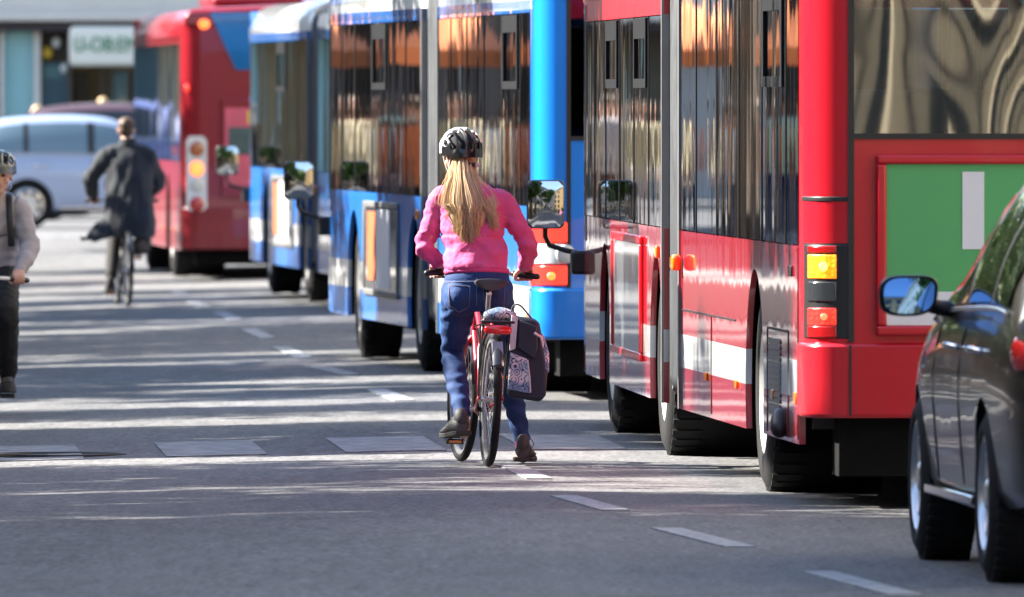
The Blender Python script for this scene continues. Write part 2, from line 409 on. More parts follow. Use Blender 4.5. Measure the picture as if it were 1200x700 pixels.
def mark(quad, m, nm):
    a = MB(); q = [Vector(p) for p in quad]; n = 6; top = []; bot = []
    for i in range(n + 1):                       # near edge q0-q1, far edge q3-q2, cut across so that it follows the camber
        for e, f in ((q[0], q[3]), (q[1], q[2])):
            p = e.lerp(f, i/n); z = road_z(p.x, p.y); top.append((p.x, p.y, z + .006)); bot.append((p.x, p.y, z - .03))
    k = 2*(n + 1)
    a.add(top + bot, [(2*i, 2*i+1, 2*i+3, 2*i+2) for i in range(n)] + [(k+2*i, k+2*i+2, k+2*i+3, k+2*i+1) for i in range(n)] + [(2*i, 2*i+2, k+2*i+2, k+2*i) for i in range(n)] + [(2*i+1, k+2*i+1, k+2*i+3, 2*i+3) for i in range(n)] + [(0, k, k+1, 1), (2*n, 2*n+1, k+2*n+1, k+2*n)])
    tag(a.build(nm, m, smooth=0), kind='structure')
def dash(xa, ya, xb, yb, w_=.13):
    d = Vector((xb - xa, yb - ya)).normalized(); n = Vector((-d.y, d.x))*w_/2
    mark([(xa + n.x, ya + n.y), (xa - n.x, ya - n.y), (xb - n.x, yb - n.y), (xb + n.x, yb + n.y)], M['paint'], 'lane_dash')
def dash_px(xa, ya, xb, yb, w_=.13):                 # read off the photograph, laid on the road
    q = []
    for x, y in ((xa, ya), (xb, yb)):
        X, Y, z = 0, 0, 0
        for _ in range(6): Y = FOC*(CAM_H - z)/(y - 112); X = gx(x, Y); z = road_z(X, Y)
        q.append((X, Y))
    dash(*q[0], *q[1], w_)
for q in ((958, 671, 1060, 698), (780, 620, 868, 642), (660, 582, 722, 599), (598, 546, 632, 562), (440, 457, 474, 470), (370, 430, 412, 440), (328, 407, 357, 420), (290, 386, 314, 397), (256, 366, 276, 375), (225, 354, 241, 361), (205, 341, 214, 346)): dash_px(*q)
# zebra crossing: bars along the street
for i, xc in enumerate((-5.75, -4.8, -3.85, -2.86, -1.88, -.92, .05, 1.0, 1.95)):
    c = xc - .0
    mark([(c - .12, 81.0), (c + .03, 77.7), (c + .57, 77.7), (c + .42, 81.0)], M['paint_old'], 'crossing_bar')
gl = MB().lathe([(.001, 0.004), (.33, .004), (.34, .016), (.36, .016), (.36, .003)], (-2.45, 78.6, road_z(-2.45, 78.6)), (0, 0, 1), 32)
gl.build('manhole_cover', M['iron'], None, 40)
bpy.data.objects['manhole_cover'].update_tag(); tag(bpy.data.objects['manhole_cover'], 'dark round manhole cover set in the asphalt left of the crossing bars', 'manhole cover')

# ------------------------------------------------------------------ buildings
def stone(name, col, bx=1.2, by=.45, var=.12):
    m = mat(name, col, .85, var=var, vscale=1.5, bump=.004, bscale=12); t = m.node_tree; p = t.nodes['Principled BSDF']
    return m
M['stone'] = stone('pale_limestone', (.56, .52, .47)); M['plaster'] = stone('beige_plaster', (.42, .35, .24)); M['plaster_grey'] = stone('grey_plaster', (.36, .36, .36)); M['brick'] = stone('brown_brick', (.17, .105, .075)); M['brick_dark'] = stone('dark_brown_brick', (.055, .044, .040)); M['ochre'] = stone('ochre_plaster', (.40, .26, .11))
M['pane'] = mat('window_pane', (.02, .025, .03), .06, 0, 1, .8, var=.3, vscale=1)
M['frame_dark'] = mat('dark_window_frame', (.035, .03, .028), .5)
M['frame_white'] = mat('white_window_frame', (.6, .6, .58), .5)
M['roof_tin'] = mat('tin_roof', (.10, .10, .10), .5, .3)
M['teal'] = mat('pale_teal_panel', (.24, .44, .46), .6, var=.05)
M['door_blue'] = mat('petrol_blue_door', (.012, .065, .095), .45)
M['fascia'] = mat('pale_sign_board', (.68, .66, .58), .5, var=.05)
M['letter_green'] = mat('green_sign_letters', (.005, .20, .085), .4)
M['shop_dark'] = mat('shop_interior', (.06, .045, .03), .8, var=.7, vscale=1.2)
M['shop_tan'] = mat('shop_panelling', (.22, .16, .08), .8, var=.5, vscale=2)
M['awning_dark'] = mat('dark_awning', (.03, .022, .025), .8)
M['yellow'] = mat('yellow_display', (.72, .46, .04), .6); M['white_item'] = mat('white_display', (.72, .72, .68), .6)

def block(label, x, y, rz, w_, d, h, wallm, floors, bays, frame, shop=True, group=None, name='building', sill=True):
    """front face along local +x at y=0, looking towards local -y"""
    b = thing(name, label, 'building', (x, y, 0), (0, 0, R(rz)), group)
    fh = (h - (4.2 if shop else 0)) / floors; z0 = 4.2 if shop else 0
    bw = w_/bays; ww, wh = bw*.52, fh*.60
    wall = MB(); wall.box(0, w_, .35, d, 0, h)
    # front skin with real openings: piers and spandrels
    wall.box(0, w_, 0, .345, z0 - .001, z0 + .55)
    for f in range(floors):
        zb = z0 + f*fh + (fh - wh)*.5; zt = zb + wh; nx = z0 + (f+1)*fh + (fh - wh)*.5 if f < floors - 1 else h
        for i in range(bays + 1):
            xa = 0 if i == 0 else (i - .5)*bw + ww/2; xb = w_ if i == bays else (i + .5)*bw - ww/2
            wall.box(xa, xb, .001, .345, zb, zt)
        wall.box(0, w_, 0, .345, zt, nx)
        if f == 0: wall.box(0, w_, .002, .345, z0 + .55, zb)
    if shop:
        for i in range(bays + 1):
            xa = max(0, i*bw - .3); xb = min(w_, i*bw + .3); wall.box(xa, xb, .001, .345, 0, z0 - .002)
    wall.build('wall', wallm, b, 0)
    for f in range(floors):
        zb = z0 + f*fh + (fh - wh)*.5
        for i in range(bays):
            xc = (i + .5)*bw; g = MB()
            for a, c, e, k in ((xc - ww/2, xc - ww/2 + .08, zb, zb + wh), (xc + ww/2 - .08, xc + ww/2, zb, zb + wh), (xc - ww/2 + .08, xc + ww/2 - .08, zb, zb + .08), (xc - ww/2 + .08, xc + ww/2 - .08, zb + wh - .08, zb + wh), (xc - .035, xc + .035, zb + .08, zb + wh - .08)): g.box(a, c, .16, .24, e, k)
            g.box(xc - ww/2 - .08, xc + ww/2 + .08, -.08, .0, zb - .12, zb - .003)
            fo = g.build('window', frame, b, 0)
            MB().box(xc - ww/2 + .08, xc + ww/2 - .08, .19, .21, zb + .08, zb + wh - .08).build('pane', M['pane'], fo, 0)
    if shop:
        for i in range(bays):
            xa, xb = i*bw + .3, (i+1)*bw - .3
            g = MB(); g.box(xa, xb, .2, .28, .0, .5); g.box(xa, xb, .2, .28, 3.2, 3.4); g.box(xa, xa + .1, .2, .28, .5, 3.2); g.box(xb - .1, xb, .2, .28, .5, 3.2)
            fo = g.build('shop_window', M['frame_dark'], b, 0); MB().box(xa + .1, xb - .1, .23, .25, .5, 3.2).build('pane', M['pane'], fo, 0)
            MB().box(xa, xb, .05, .3, 3.4, 4.15).build('shop_fascia', (M['shop_tan'], M['awning_dark'], M['door_blue'], M['fascia'])[i % 4], b, 0)
    MB().box(-.25, w_ + .25, -.35, d, h, h + .35).build('cornice', wallm, b, 0, bevel=.05)
    MB().prism([(-.3, h + .351), (d, h + .351), (d*.8, h + 2.4), (d*.25, h + 2.4)], 0, -.2, w_ + .2).build('roof', M['roof_tin'], b, 0)
    return b

# the shop building that closes the street
def far_building():
    b = thing('shop_building', 'pale stone building with teal panel, blue door and green lettered shop sign', 'building', (-50, 246, 0))
    X = lambda px: gx(px, 246) + 50
    def Z(py): return CAM_H - (py - 112)*246/FOC
    w_ = 74; d = 14
    wall = MB(); wall.box(0, w_, 3.2, d, 0, 16)
    wall.box(0, w_, 0, 3.195, Z(26), Z(26) + 2.3)
    cols = [(0, .6), (9.5, 10.1), (20, 20.6), (30, 30.6), (X(-60), X(-40)), (X(-1), X(4)), (X(40), X(47)), (X(322), X(340)), (X(420), X(440)), (X(700), X(720)), (w_ - .6, w_)]
    for a, c in cols: wall.box(a, c, .05, 3.19, 0, Z(26) - .002)
    z1 = Z(26) + 2.3
    for f in range(3):
        za = z1 + f*3.4; wall.box(0, w_, 0, 3.195, za + 2.3, za + 3.4)
        for i in range(27):
            xa = 0 if i == 0 else i*w_/26 - .8; wall.box(xa, min(w_, i*w_/26 + .8), .001, 3.195, za, za + 2.3)
    wall.build('wall', M['stone'], b, 0)
    for f in range(3):
        for i in range(26):
            xa, xb = i*w_/26 + .8, (i+1)*w_/26 - .8; za = z1 + f*3.4
            g = MB()
            for p, q, r, s in ((xa, xa + .07, za, za + 2.3), (xb - .07, xb, za, za + 2.3), (xa + .07, xb - .07, za, za + .07), (xa + .07, xb - .07, za + 2.23, za + 2.3)): g.box(p, q, .2, .3, r, s)
            fo = g.build('window', M['frame_white'], b, 0); MB().box(xa + .07, xb - .07, .24, .26, za + .07, za + 2.23).build('pane', M['pane'], fo, 0)
    MB().box(-.3, w_ + .3, -.4, .0 - .003, Z(25) + .0, Z(16)).build('ledge', M['stone'], b, 0, bevel=.03)
    MB().box(.0, w_, -.25, -.002, Z(37), Z(26.5)).build('shutter_box', M['awning_dark'], b, 0, bevel=.02)
    MB().box(X(4), X(40), .2, .5, .15, Z(37)).build('teal_panel', M['teal'], b, 0)
    d_ = MB().box(X(48), X(78), .35, .45, .0, Z(74)).build('door', M['door_blue'], b, 0)
    MB().box(X(49.5), X(76.5), .335, .349, Z(92), Z(76)).build('door_light', M['pane_teal'], d_, 0)
    MB().box(X(48), X(78), .40, .46, Z(73.5), Z(37)).build('fanlight', M['shop_dark'], b, 0)
    MB().box(X(80), X(322), 2.6, 3.0, .0, Z(26) - .01).build('shop_back', M['shop_tan'], b, 0)
    MB().box(X(78.5), X(83), .1, .6, 0, Z(37)).build('door_post', M['frame_dark'], b, 0)
    MB().box(X(-38), X(-2), .8, 1.0, 0, Z(37)).build('shop_window', M['shop_dark'], b, 0)
    q = .6; k = 0  # unseen fronts in alternating colours, added to streak the bus window reflections
    while q < X(-60) - 1.4:
        wq = (1.3, 2.2, .9, 1.8)[k % 4]; MB().box(q, q + wq, .8 - .02*(k % 2), 1.0, 0, Z(37)).build('reflection_front', M[('shop_dark', 'plaster_grey', 'shop_dark', 'shop_tan', 'teal', 'shop_dark', 'plaster', 'door_blue')[k % 8]], b, 0); q += wq; k += 1
    MB().box(X(340), X(420), .8, 1.0, 0, Z(37)).build('shop_window', M['shop_dark'], b, 0)
    MB().box(X(440), X(700), .8, 1.0, 0, Z(37)).build('shop_window', M['shop_dark'], b, 0)
    for px in (118, 128, 190, 250): MB().box(X(px), X(px + 2.4), .3, .5, 0, Z(79)).build('shop_post', M['frame_dark'], b, 0)
    for px, m_ in ((84, 'shop_dark'), (131, 'pane_teal'), (150, 'shop_dark')): MB().box(X(px), X(px + 17), 1.2, 1.3, .2, Z(84)).build('shop_display', M[m_], b, 0)
    # yellow and white things hung over the door
    for px, py, m_, s in ((55, 62, 'yellow', .085), (66, 50, 'white_item', .075), (75, 80, 'white_item', .07), (2, 52, 'yellow', .06)):
        MB().ball((X(px), .25, Z(py)), (s, .06, s*1.25), 12, 8).build('hanging_item', M[m_], b, 60)
        MB().tube([(X(px), .25, Z(py) + s), (X(px), .25, Z(37.5))], .008, 6).build('item_cord', M['black'], b, 0)
    sg = MB().box(X(82), X(171), -.45, -.26, Z(78), Z(31)).build('shop_sign', M['fascia'], b, 30, bevel=.09, seg=4)
    tx = bpy.data.curves.new('lettering', 'FONT'); tx.body = 'U-OB:EM'; tx.size = .42; tx.extrude = .012; tx.align_x = 'LEFT'
    to = bpy.data.objects.new('lettering', tx); COL.objects.link(to)
    dg = bpy.context.evaluated_depsgraph_get(); me = bpy.data.meshes.new_from_object(to.evaluated_get(dg)); bpy.data.objects.remove(to)
    xs_ = [v.co.x for v in me.vertices]; zs_ = [v.co.y for v in me.vertices]; x0, x1 = min(xs_), max(xs_); z0, z1_ = min(zs_), max(zs_)
    for v in me.vertices:
        v.co = ((X(88) + (v.co.x - x0)/(x1 - x0)*(X(161) - X(88))), -.465 - v.co.z, Z(61) + (v.co.y - z0)/(z1_ - z0)*(Z(43.5) - Z(61)))
    mesh_obj('sign_lettering', me, M['letter_green'], sg)
    MB().box(-.3, w_ + .3, -.4, d, 16.0, 16.4).build('cornice', M['stone'], b, 0)
M['pane_teal'] = mat('teal_shop_glass', (.05, .17, .20), .15, coat=1, var=.5, vscale=3)
far_building()
# the sides of the street, seen mirrored in the bus windows and shading the road
block('tall grey building on the left whose shadow covers the near road', -17, -26, 90, 96, 12, 14.6, M['plaster_grey'], 4, 18, M['frame_white'], name='street_building')
block('low brown brick shop row along the left pavement beyond the trees', -15.8, 71, 90, 125, 10, 4.6, M['brick_dark'], 1, 26, M['frame_dark'], shop=False, name='shop_row')
block('long beige building along the right pavement behind the buses', 10.5, 196, -90, 132, 12, 17, M['plaster'], 4, 24, M['frame_white'], name='street_building')
block('pale beige building along the right pavement beside the camera', 11.5, 60, -90, 120, 12, 17, M['plaster'], 4, 22, M['frame_white'], name='street_building')
block('ochre building closing the street behind the camera', 40, -46, 180, 75, 12, 24, M['ochre'], 5, 12, M['frame_dark'], name='street_building')

# ------------------------------------------------------------------ trees of the left pavement
M['bark'] = mat('bark', (.10, .075, .055), .9, var=.4, vscale=8, bump=.02, bscale=12, stretch=(1, 1, .25))
def leaf_mat():
    m = mat('leaves', (.065, .13, .022), .55, var=.55, vscale=1.3); p = m.node_tree.nodes['Principled BSDF']
    p.inputs['Transmission Weight'].default_value = 0
    return m
M['leaf'] = leaf_mat()
def make_tree(label, x, y, seed, h=9.0, cr=2.6, group='street trees along the left pavement', n=8500, base=3.0):
    rnd = random.Random(seed); t = thing('street_tree', label, 'tree', (x, y, .12), (0, 0, rnd.random()*6), group)
    tr = MB(); tr.limb([(0, 0, -.1), (.04, 0, 1.2), (-.03, .03, base), (.02, 0, h*.62), (.05, -.05, h*.9)], [.19, .15, .13, .07, .02], 10)
    tips = []
    for k in range(13):
        a = rnd.random()*2*PI; z0 = base + rnd.random()*(h*.5 - 1); r = cr*(.45 + .5*rnd.random()); z1 = z0 + .6 + rnd.random()*1.6
        p1 = Vector((r*.5*math.cos(a), r*.5*math.sin(a), (z0 + z1)/2)); p2 = Vector((r*math.cos(a), r*math.sin(a), z1))
        tr.limb([(0, 0, z0), p1, p2], [.06, .04, .015], 6, 2); tips.append((p2, .65 + rnd.random()*.55)); tips.append((p1, .5 + .3*rnd.random()))
    for k in range(5): tips.append((Vector((rnd.uniform(-.7, .7), rnd.uniform(-.7, .7), h*.72 + rnd.random()*h*.25)), .6 + rnd.random()*.5))
    tr.build('trunk', M['bark'], t, 60)
    lf = MB()
    for i in range(n):
        c, r = tips[rnd.randrange(len(tips))]
        d = Vector((rnd.gauss(0, 1), rnd.gauss(0, 1), rnd.gauss(0, .8))); d = d.normalized()*r*rnd.random()**.45
        q = c + d; u = Vector((rnd.gauss(0,1), rnd.gauss(0,1), rnd.gauss(0,1))).normalized(); v = u.orthogonal().normalized(); s = .08 + .09*rnd.random()
        lf.add([q - u*s*1.5, q + v*s*.7 + u*s*.1, q + u*s*1.5, q - v*s*.7 + u*s*.1], [(0,1,2,3)])
    lf.build('crown', M['leaf'], t, 0)
    return t
# ------------------------------------------------------------------ buses
BW = 2.55                                        # width of a city bus
CORNER = [(0, .42), (0, .24), (.006, .17), (.022, .11), (.05, .06), (.09, .028), (.14, .008), (.20, 0)]

def arch_poly(y0, y1, zb, zt, arches, low=None):
    """side skirt outline in (y, z): bottom edge with wheel openings"""
    pts = [(y0, zb if low is None else low)]
    if low is not None: pts.append((y0 + .55, zb))
    for yc, r, zc in arches:
        a0 = math.asin((zb - zc) / r)
        n = 18
        for i in range(n + 1):
            a = PI - a0 - (PI - 2*a0) * i / n
            pts.append((yc + r * math.cos(a), zc + r * math.sin(a) * 1.0))
    pts += [(y1, zb), (y1, zt), (y0, zt)]
    return pts

def wheel(parent, x, y, side, r=.49, wd=.28, hub=None, tm=None, spokes=0, rimr=None, name='wheel'):
    """tyre with tread blocks and a steel disc; side -1 faces left"""
    rimr = rimr or r * .6
    hub = hub or M['rim']
    s = side
    prof = [(rimr, 0), (rimr + .02, -.012), (r - .06, -.012), (r - .018, .01), (r, .035), (r, wd - .035), (r - .018, wd - .01), (r - .06, wd), (rimr, wd), (rimr - .01, wd*.5)]
    tb = MB().lathe([(a, -s*b + s*.0) for a, b in prof], (x, y, r), (1, 0, 0), 56, closed=True)
    # grooves: raised shoulder blocks
    for k in range(40):
        an = 2*PI*k/40
        c, si = math.cos(an), math.sin(an); c2, s2 = math.cos(an + .09), math.sin(an + .09)
        for u0, u1 in ((.015, wd*.3), (wd*.7, wd - .015)):
            q = []
            for (cc, ss) in ((c, si), (c2, s2)):
                for rr in (r - .02, r + .008):
                    for u in (u0, u1): q.append((x - s*u, y + rr*cc, r + rr*ss))
            tb.add(q, [(0,1,3,2),(4,6,7,5),(0,4,5,1),(2,3,7,6),(0,2,6,4),(1,5,7,3)])
    w_ = MB()
    if spokes:                                   # alloy wheel with spokes
        w_.lathe([(rimr + .004, .0), (rimr + .004, wd), (rimr - .02, wd), (rimr - .035, .03), (rimr - .02, -.006)], (x, y, r), (-s, 0, 0), 48, closed=True)
        for k in range(spokes):
            an = 2*PI*k/spokes; d = Vector((0, math.cos(an), math.sin(an))); pz = Vector((0, -math.sin(an), math.cos(an)))
            c0 = Vector((x, y, r)); ax = Vector((-s, 0, 0))
            q = [c0 + d*.04 + pz*.045 + ax*.02, c0 + d*.04 - pz*.045 + ax*.02, c0 + d*(rimr-.015) - pz*.028 + ax*.012, c0 + d*(rimr-.015) + pz*.028 + ax*.012]
            w_.add(q + [p + ax*.03 for p in q], [(0,1,2,3),(4,7,6,5),(0,4,5,1),(1,5,6,2),(2,6,7,3),(3,7,4,0)])
        w_.lathe([(.001, -.0), (.05, 0), (.065, .012), (.065, .06), (.001, .06)], (x, y, r), (-s, 0, 0), 24)
    else:
        w_.lathe([(rimr + .004, -.004), (rimr + .004, wd), (rimr - .02, wd), (rimr - .03, .02)], (x, y, r), (-s, 0, 0), 40, closed=True)
        w_.lathe([(.001, .0), (.09, .0), (.11, .02), (.13, .055), (rimr*.62, .075), (rimr*.9, .05), (rimr - .01, .03), (rimr - .01, .12), (.001, .12)], (x, y, r), (-s, 0, 0), 40)
        for k in range(10):
            an = 2*PI*k/10
            w_.lathe([(.016, 0), (.016, .05), (.001, .055)], (x - s*.075, y + .165*math.cos(an), r + .165*math.sin(an)), (s, 0, 0), 8)
    wo = w_.build(name, hub, parent, 35)
    tb.build('tyre', tm or M['rubber'], wo, 35)
    return wo

def roof_ring(y, inset=0):
    h = [(0, 2.44), (0, 2.56), (.02, 2.645), (.075, 2.715), (.16, 2.765), (.3, 2.79), (1.275, 2.83)]
    left = h + [(BW - a, z) for a, z in h[-2::-1]]
    outer = [(a + (inset if a < 1.2 else -inset if a > 1.3 else 0), y, z - inset*.5) for a, z in left]
    inner = [(min(max(a, .05), BW - .05), y, z - (.04 if 0.2 < a < 2.35 else 0.0) - .001) for a, z in left]
    return outer + inner[::-1]

def make_bus(label, x, y, ang, bend, paint, side, style, roofm, articulated=True, interior=False, group=None, roofunit=None, name='articulated_bus', cat='bus', front=True):
    bus = thing(name, label, cat, (x, y, road_z(x + .8, y + 8)), (0, 0, R(ang)), group)
    L1 = 8.1 if articulated else 12.0
    jy = 8.75
    cb, sb = math.cos(R(bend)), math.sin(R(bend))
    def xf(p):                                   # the front section turned about the joint
        d = p - Vector((BW/2, jy, 0))
        return Vector((BW/2 + cb*d.x - sb*d.y, jy + sb*d.x + cb*d.y, p.z))
    blue = style == 'blue'
    zb = .29
    sill = 1.205
    # ---- side walls
    def walls(y0, y1, arches, cuts, xf=None, low=None, upper=2.42, hoppers=(), driver=False):
        for sd in (0, 1):
            mb = MB().prism(arch_poly(y0, y1, zb, sill, arches, low), 0, .0, .03)
            up = MB().box(.0, .03, y0, y1, upper, 2.50)
            if sd:
                for q in (mb, up): q.v = [(BW - a, b, c) for a, b, c in q.v]; q.f = [f[::-1] for f in q.f]
            mb.build('side_panel', side, bus, 20, xf=xf)
            up.build('cantrail', paint, bus, 20, xf=xf)
            yy = [y0] + list(cuts) + [y1]
            for i in range(len(yy) - 1):
                a, b = yy[i] + .012, yy[i+1] - .012
                g = MB().box(-.004, .004, a, b, sill + .006, upper - .006)
                if sd: g.v = [(BW - p, q, r) for p, q, r in g.v]; g.f = [f[::-1] for f in g.f]
                wn = g.build('side_window', M['glass'], bus, 0, xf=xf)
                if sd == 0:
                    fr = MB()
                    fr.box(-.008, .012, yy[i+1] - .012, yy[i+1] + .012, sill, upper)
                    fr.build('window_gasket', M['black'], wn, 0, xf=xf)
                    if i in hoppers:
                        h = MB(); z0, z1 = 1.99, upper - .12
                        h.box(-.016, -.0045, a + .12, b - .12, z0 - .05, z0); h.box(-.016, -.0045, a + .12, b - .12, z1, upper - .01)
                        h.box(-.016, -.0045, a + .12, a + .20, z0, z1); h.box(-.016, -.0045, b - .2, b - .12, z0, z1)
                        h.build('hopper_frame', M['hopper'], wn, 0, xf=xf)
            pl = MB()
            for c in yy[1:-1]: pl.box(.03, .09, c - .04, c + .04, sill, upper)
            pl.box(.03, .06, y0, y1, sill - .1, sill)
            if sd: pl.v = [(BW - p, q, r) for p, q, r in pl.v]; pl.f = [f[::-1] for f in pl.f]
            pl.build('window_pillar', M['black'], bus, 0, xf=xf)
    rear_ax = 3.1
    ar = .57
    if articulated:
        walls(.42, L1, [(rear_ax, ar, .50)], [1.15, 2.6, 4.05, 5.5, 6.9], low=.29, hoppers=(1,))
        walls(9.4, 17.35, [(10.12, ar, .50), (15.3, ar, .50)], [10.75, 12.2, 13.65, 15.1, 16.3], xf=xf, hoppers=(1, 3) if not blue else (2,), upper=2.42 if blue else 2.325)
        axles = [(rear_ax, None), (10.12, xf), (15.3, xf)]
        segs = [(.2, L1, None), (9.4, 17.75, xf)]
    else:
        walls(.42, L1 - .5, [(rear_ax, ar, .50), (9.2, ar, .50)], [1.4, 2.9, 4.4, 5.9, 7.4, 8.9, 10.4])
        axles = [(rear_ax, None), (9.2, None)]
        segs = [(.2, L1 - .2, None)]
    # ---- roof, floor, underbody
    for y0, y1, f in segs:
        MB().loft([roof_ring(y0, .03), roof_ring(y0 + .08), roof_ring(y1 - .08), roof_ring(y1, .03)]).build('roof', roofm, bus, 45, xf=f)
        MB().box(.06, BW - .06, y0 + .2, y1 - .1, .36, .42).build('floor', M['floor_in'], bus, 0, xf=f)
        u = MB()
        u.prism([(y0 + .12, .40), (y0 + 1.3, .20), (y1 - .9, .20), (y1 - .3, .34), (y0 + .12, .355)][:4] + [(y1 - .3, .355)], 0, .42, BW - .42)
        u.build('underbody', M['under'], bus, 0, xf=f)
        # inner wheel boxes, ceiling
        MB().box(.08, BW - .08, y0 + .2, y1 - .1, 2.62, 2.66).build('ceiling', M['interior'], bus, 0, xf=f)
    for yy, f in axles:
        for sd, xx in ((-1, .05), (1, BW - .05)):
            rear = yy == rear_ax or yy == 10.12
            if f: p = f(Vector((xx, yy, 0)))
            else: p = Vector((xx, yy, 0))
            wheel(bus, p.x, p.y, sd, .485, .29 if not rear else .56, rimr=.30)
            wb = MB()
            if sd < 0: wb.box(.032, .66, yy - .62, yy + .62, 1.10, 1.13); wb.box(.62, .66, yy - .62, yy + .62, .3, 1.1); wb.box(.032, .66, yy + .60, yy + .63, .3, 1.1)
            else: wb.box(BW-.66, BW-.032, yy - .62, yy + .62, 1.10, 1.13); wb.box(BW-.66, BW-.62, yy - .62, yy + .62, .3, 1.1); wb.box(BW-.66, BW-.032, yy + .60, yy + .63, .3, 1.1)
            wb.build('wheel_box', M['under'], bus, 0, xf=f)
            if sd < 0:
                mf = MB().box(.07, .60, yy - .66, yy - .645, .22, .75); mf.build('mud_flap', M['rubber'], bus, 0, xf=f)
    # ---- bellows
    if articulated:
        rings = []; n = 17
        for i in range(n):
            t = i / (n - 1); yy = 8.1 + 1.3 * t
            o = .035 if i in (0, 1, n-2, n-1) else (.02 if i % 2 else .10)
            ring = []
            for cx_, cz, a0 in ((BW-o-.12, 2.7-o-.12, 0), (o+.12, 2.7-o-.12, 90), (o+.12, .30+o+.12, 180), (BW-o-.12, .30+o+.12, 270)):
                for k in range(5):
                    a = R(a0 + 22.5*k); p = Vector((cx_ + .12*math.cos(a), yy, cz + .12*math.sin(a)))
                    q = xf(p); ring.append(p.lerp(q, t))
            rings.append(ring)
        MB().loft(rings, caps=False).build('bellows', M['bellows'], bus, 25)
        for yy, f in ((8.04, None), (9.40, xf)):
            k = MB()
            for a in (-.012, BW - .03): MB().box(a, a + .042, yy, yy + .06, .29, 2.5).build('joint_trim', M['grille'], bus, 0, xf=f)
        im = MB().box(-.062, -.012, 7.85, 8.0, 1.0, 1.085)
        im.build('side_indicator', M['lens_amber'], bus, 40, bevel=.02, seg=3)
        im = MB().box(-.04, -.012, 9.50, 9.60, 1.045, 1.115); im.build('side_indicator', M['lens_amber'], bus, 40, bevel=.018, xf=xf, seg=3)
    # ---- rear face
    full = CORNER + [(BW - a, b) for a, b in CORNER[::-1]]
    out = [(a + (-.012 if a < .1 else .012 if a > BW - .1 else 0), b - (.02 if b < .2 else 0)) for a, b in full]
    low = {'blue': (.38, .70), 'red': (.42, .765), 'old': (.30, .74)}[style]
    MB().strip(out, low[0], low[1], .06).build('rear_bumper', paint if style != 'old' else M['red_plain'], bus, 40, bevel=.018)
    MB().box(.16, BW - .16, .12, .5, .15, low[0] + .02).build('underside_shade', M['under'], bus, 0)  # black block standing in for the shade under the bumper
    top = 2.62
    for sd in (0, 1):
        mb = MB().strip(CORNER, low[1], top, .05)
        if sd: mb.v = [(BW - a, b, c) for a, b, c in mb.v]; mb.f = [f[::-1] for f in mb.f]
        mb.build('corner_pillar', paint, bus, 50)
    MB().prism([(0.03, 2.60), (BW-.03, 2.60), (BW-.03, 2.70), (BW - .12, 2.775), (BW/2, 2.815), (.12, 2.775), (.03, 2.70)], 1, .0, .22).build('rear_header', paint, bus, 40, bevel=.03)
    wz = {'blue': 1.62, 'red': 1.70, 'old': 0}[style]
    if style != 'old':
        MB().box(.2, BW - .2, .004, .05, low[1], wz).build('rear_panel', paint, bus, 0)
        MB().box(.215, BW - .215, -.004, .008, wz + .025, 2.60).build('rear_window', M['glass_rear'] if interior else M['glass'], bus, 0)
        g = MB(); g.box(.192, .218, -.010, .02, low[1] + .004, 2.62); g.box(BW-.218, BW-.192, -.010, .02, low[1] + .004, 2.62); g.box(.218, BW-.218, -.010, .02, wz, wz + .026)
        g.build('rear_seal', M['black'], bus, 0)
    else:
        MB().prism([(.2, low[1]), (BW-.2, low[1]), (BW-.2, 2.60), (.2, 2.60)], 1, .004, .05).build('rear_panel', paint, bus, 0)
        MB().prism([(.58, 2.15), (BW-.58, 2.15), (BW-.30, 2.74), (.30, 2.74)], 1, -.012, .03).build('rear_window', M['glass_blue'], bus, 0)
        MB().prism([(.42, .84), (BW-.42, .84), (BW-.42, 1.86), (.42, 1.86)], 1, -.02, .01).build('engine_cover', paint, bus, 0, bevel=.012)
        a = MB().box(.46, 1.05, -.030, -.018, .96, 1.76).build('poster', M['poster_pink'], bus, 0)
        MB().box(.50, .80, -.036, -.0305, 1.28, 1.56).build('poster_photo', M['poster_dark'], a, 0)
        MB().box(.70, 1.0, -.036, -.0305, 1.60, 1.73).build('poster_patch', M['poster_yellow'], a, 0)
    # ---- tail lights follow the rounded corner
    def on_corner(i0, i1, z0, z1, offs, th=.03):
        ln = CORNER[i0:i1 + 1]; o2 = []
        for i, (a, b) in enumerate(ln):
            p0 = Vector(ln[max(i-1, 0)]); p1 = Vector(ln[min(i+1, len(ln)-1)]); t = (p1 - p0).normalized()
            o2.append((a + t.y*offs, b - t.x*offs))
        return MB().strip(o2, z0, z1, th)
    def both(f, nm, m, parent=None, bev=.004):
        o = []
        for sd in (0, 1):
            mb = f()
            if sd: mb.v = [(BW - a, b, c) for a, b, c in mb.v]; mb.f = [q[::-1] for q in mb.f]
            o.append(mb.build(nm, m, parent[sd] if parent else bus, 50, bevel=bev))
        return o
    if style == 'red':
        t = both(lambda: on_corner(2, 7, .785, 1.215, .006), 'tail_light', M['black'])
        both(lambda: on_corner(3, 6, 1.06, 1.17, .012), 'rear_indicator', M['lamp_amber'], t)
        both(lambda: MB().ball((.080, .018, 1.115), (.022, .010, .022)), 'indicator_bulb', M['lamp_core'], t, 0)
        both(lambda: MB().ball((.083, .018, .885), (.018, .010, .016)), 'brake_bulb', M['lamp_red_core'], t, 0)
        both(lambda: on_corner(3, 6, .955, 1.045, .012), 'reversing_lamp', M['lens_smoke'], t)
        both(lambda: on_corner(3, 6, .845, .925, .012), 'brake_lamp', M['lamp_red'], t)
        both(lambda: on_corner(3, 6, .79, .842, .012), 'reflector', M['lens_red'], t)
        both(lambda: on_corner(3, 6, 1.178, 1.21, .012), 'reflector', M['lens_red'], t)
        both(lambda: on_corner(1, 7, 1.413, 1.436, .004), 'pillar_band', M['black'])
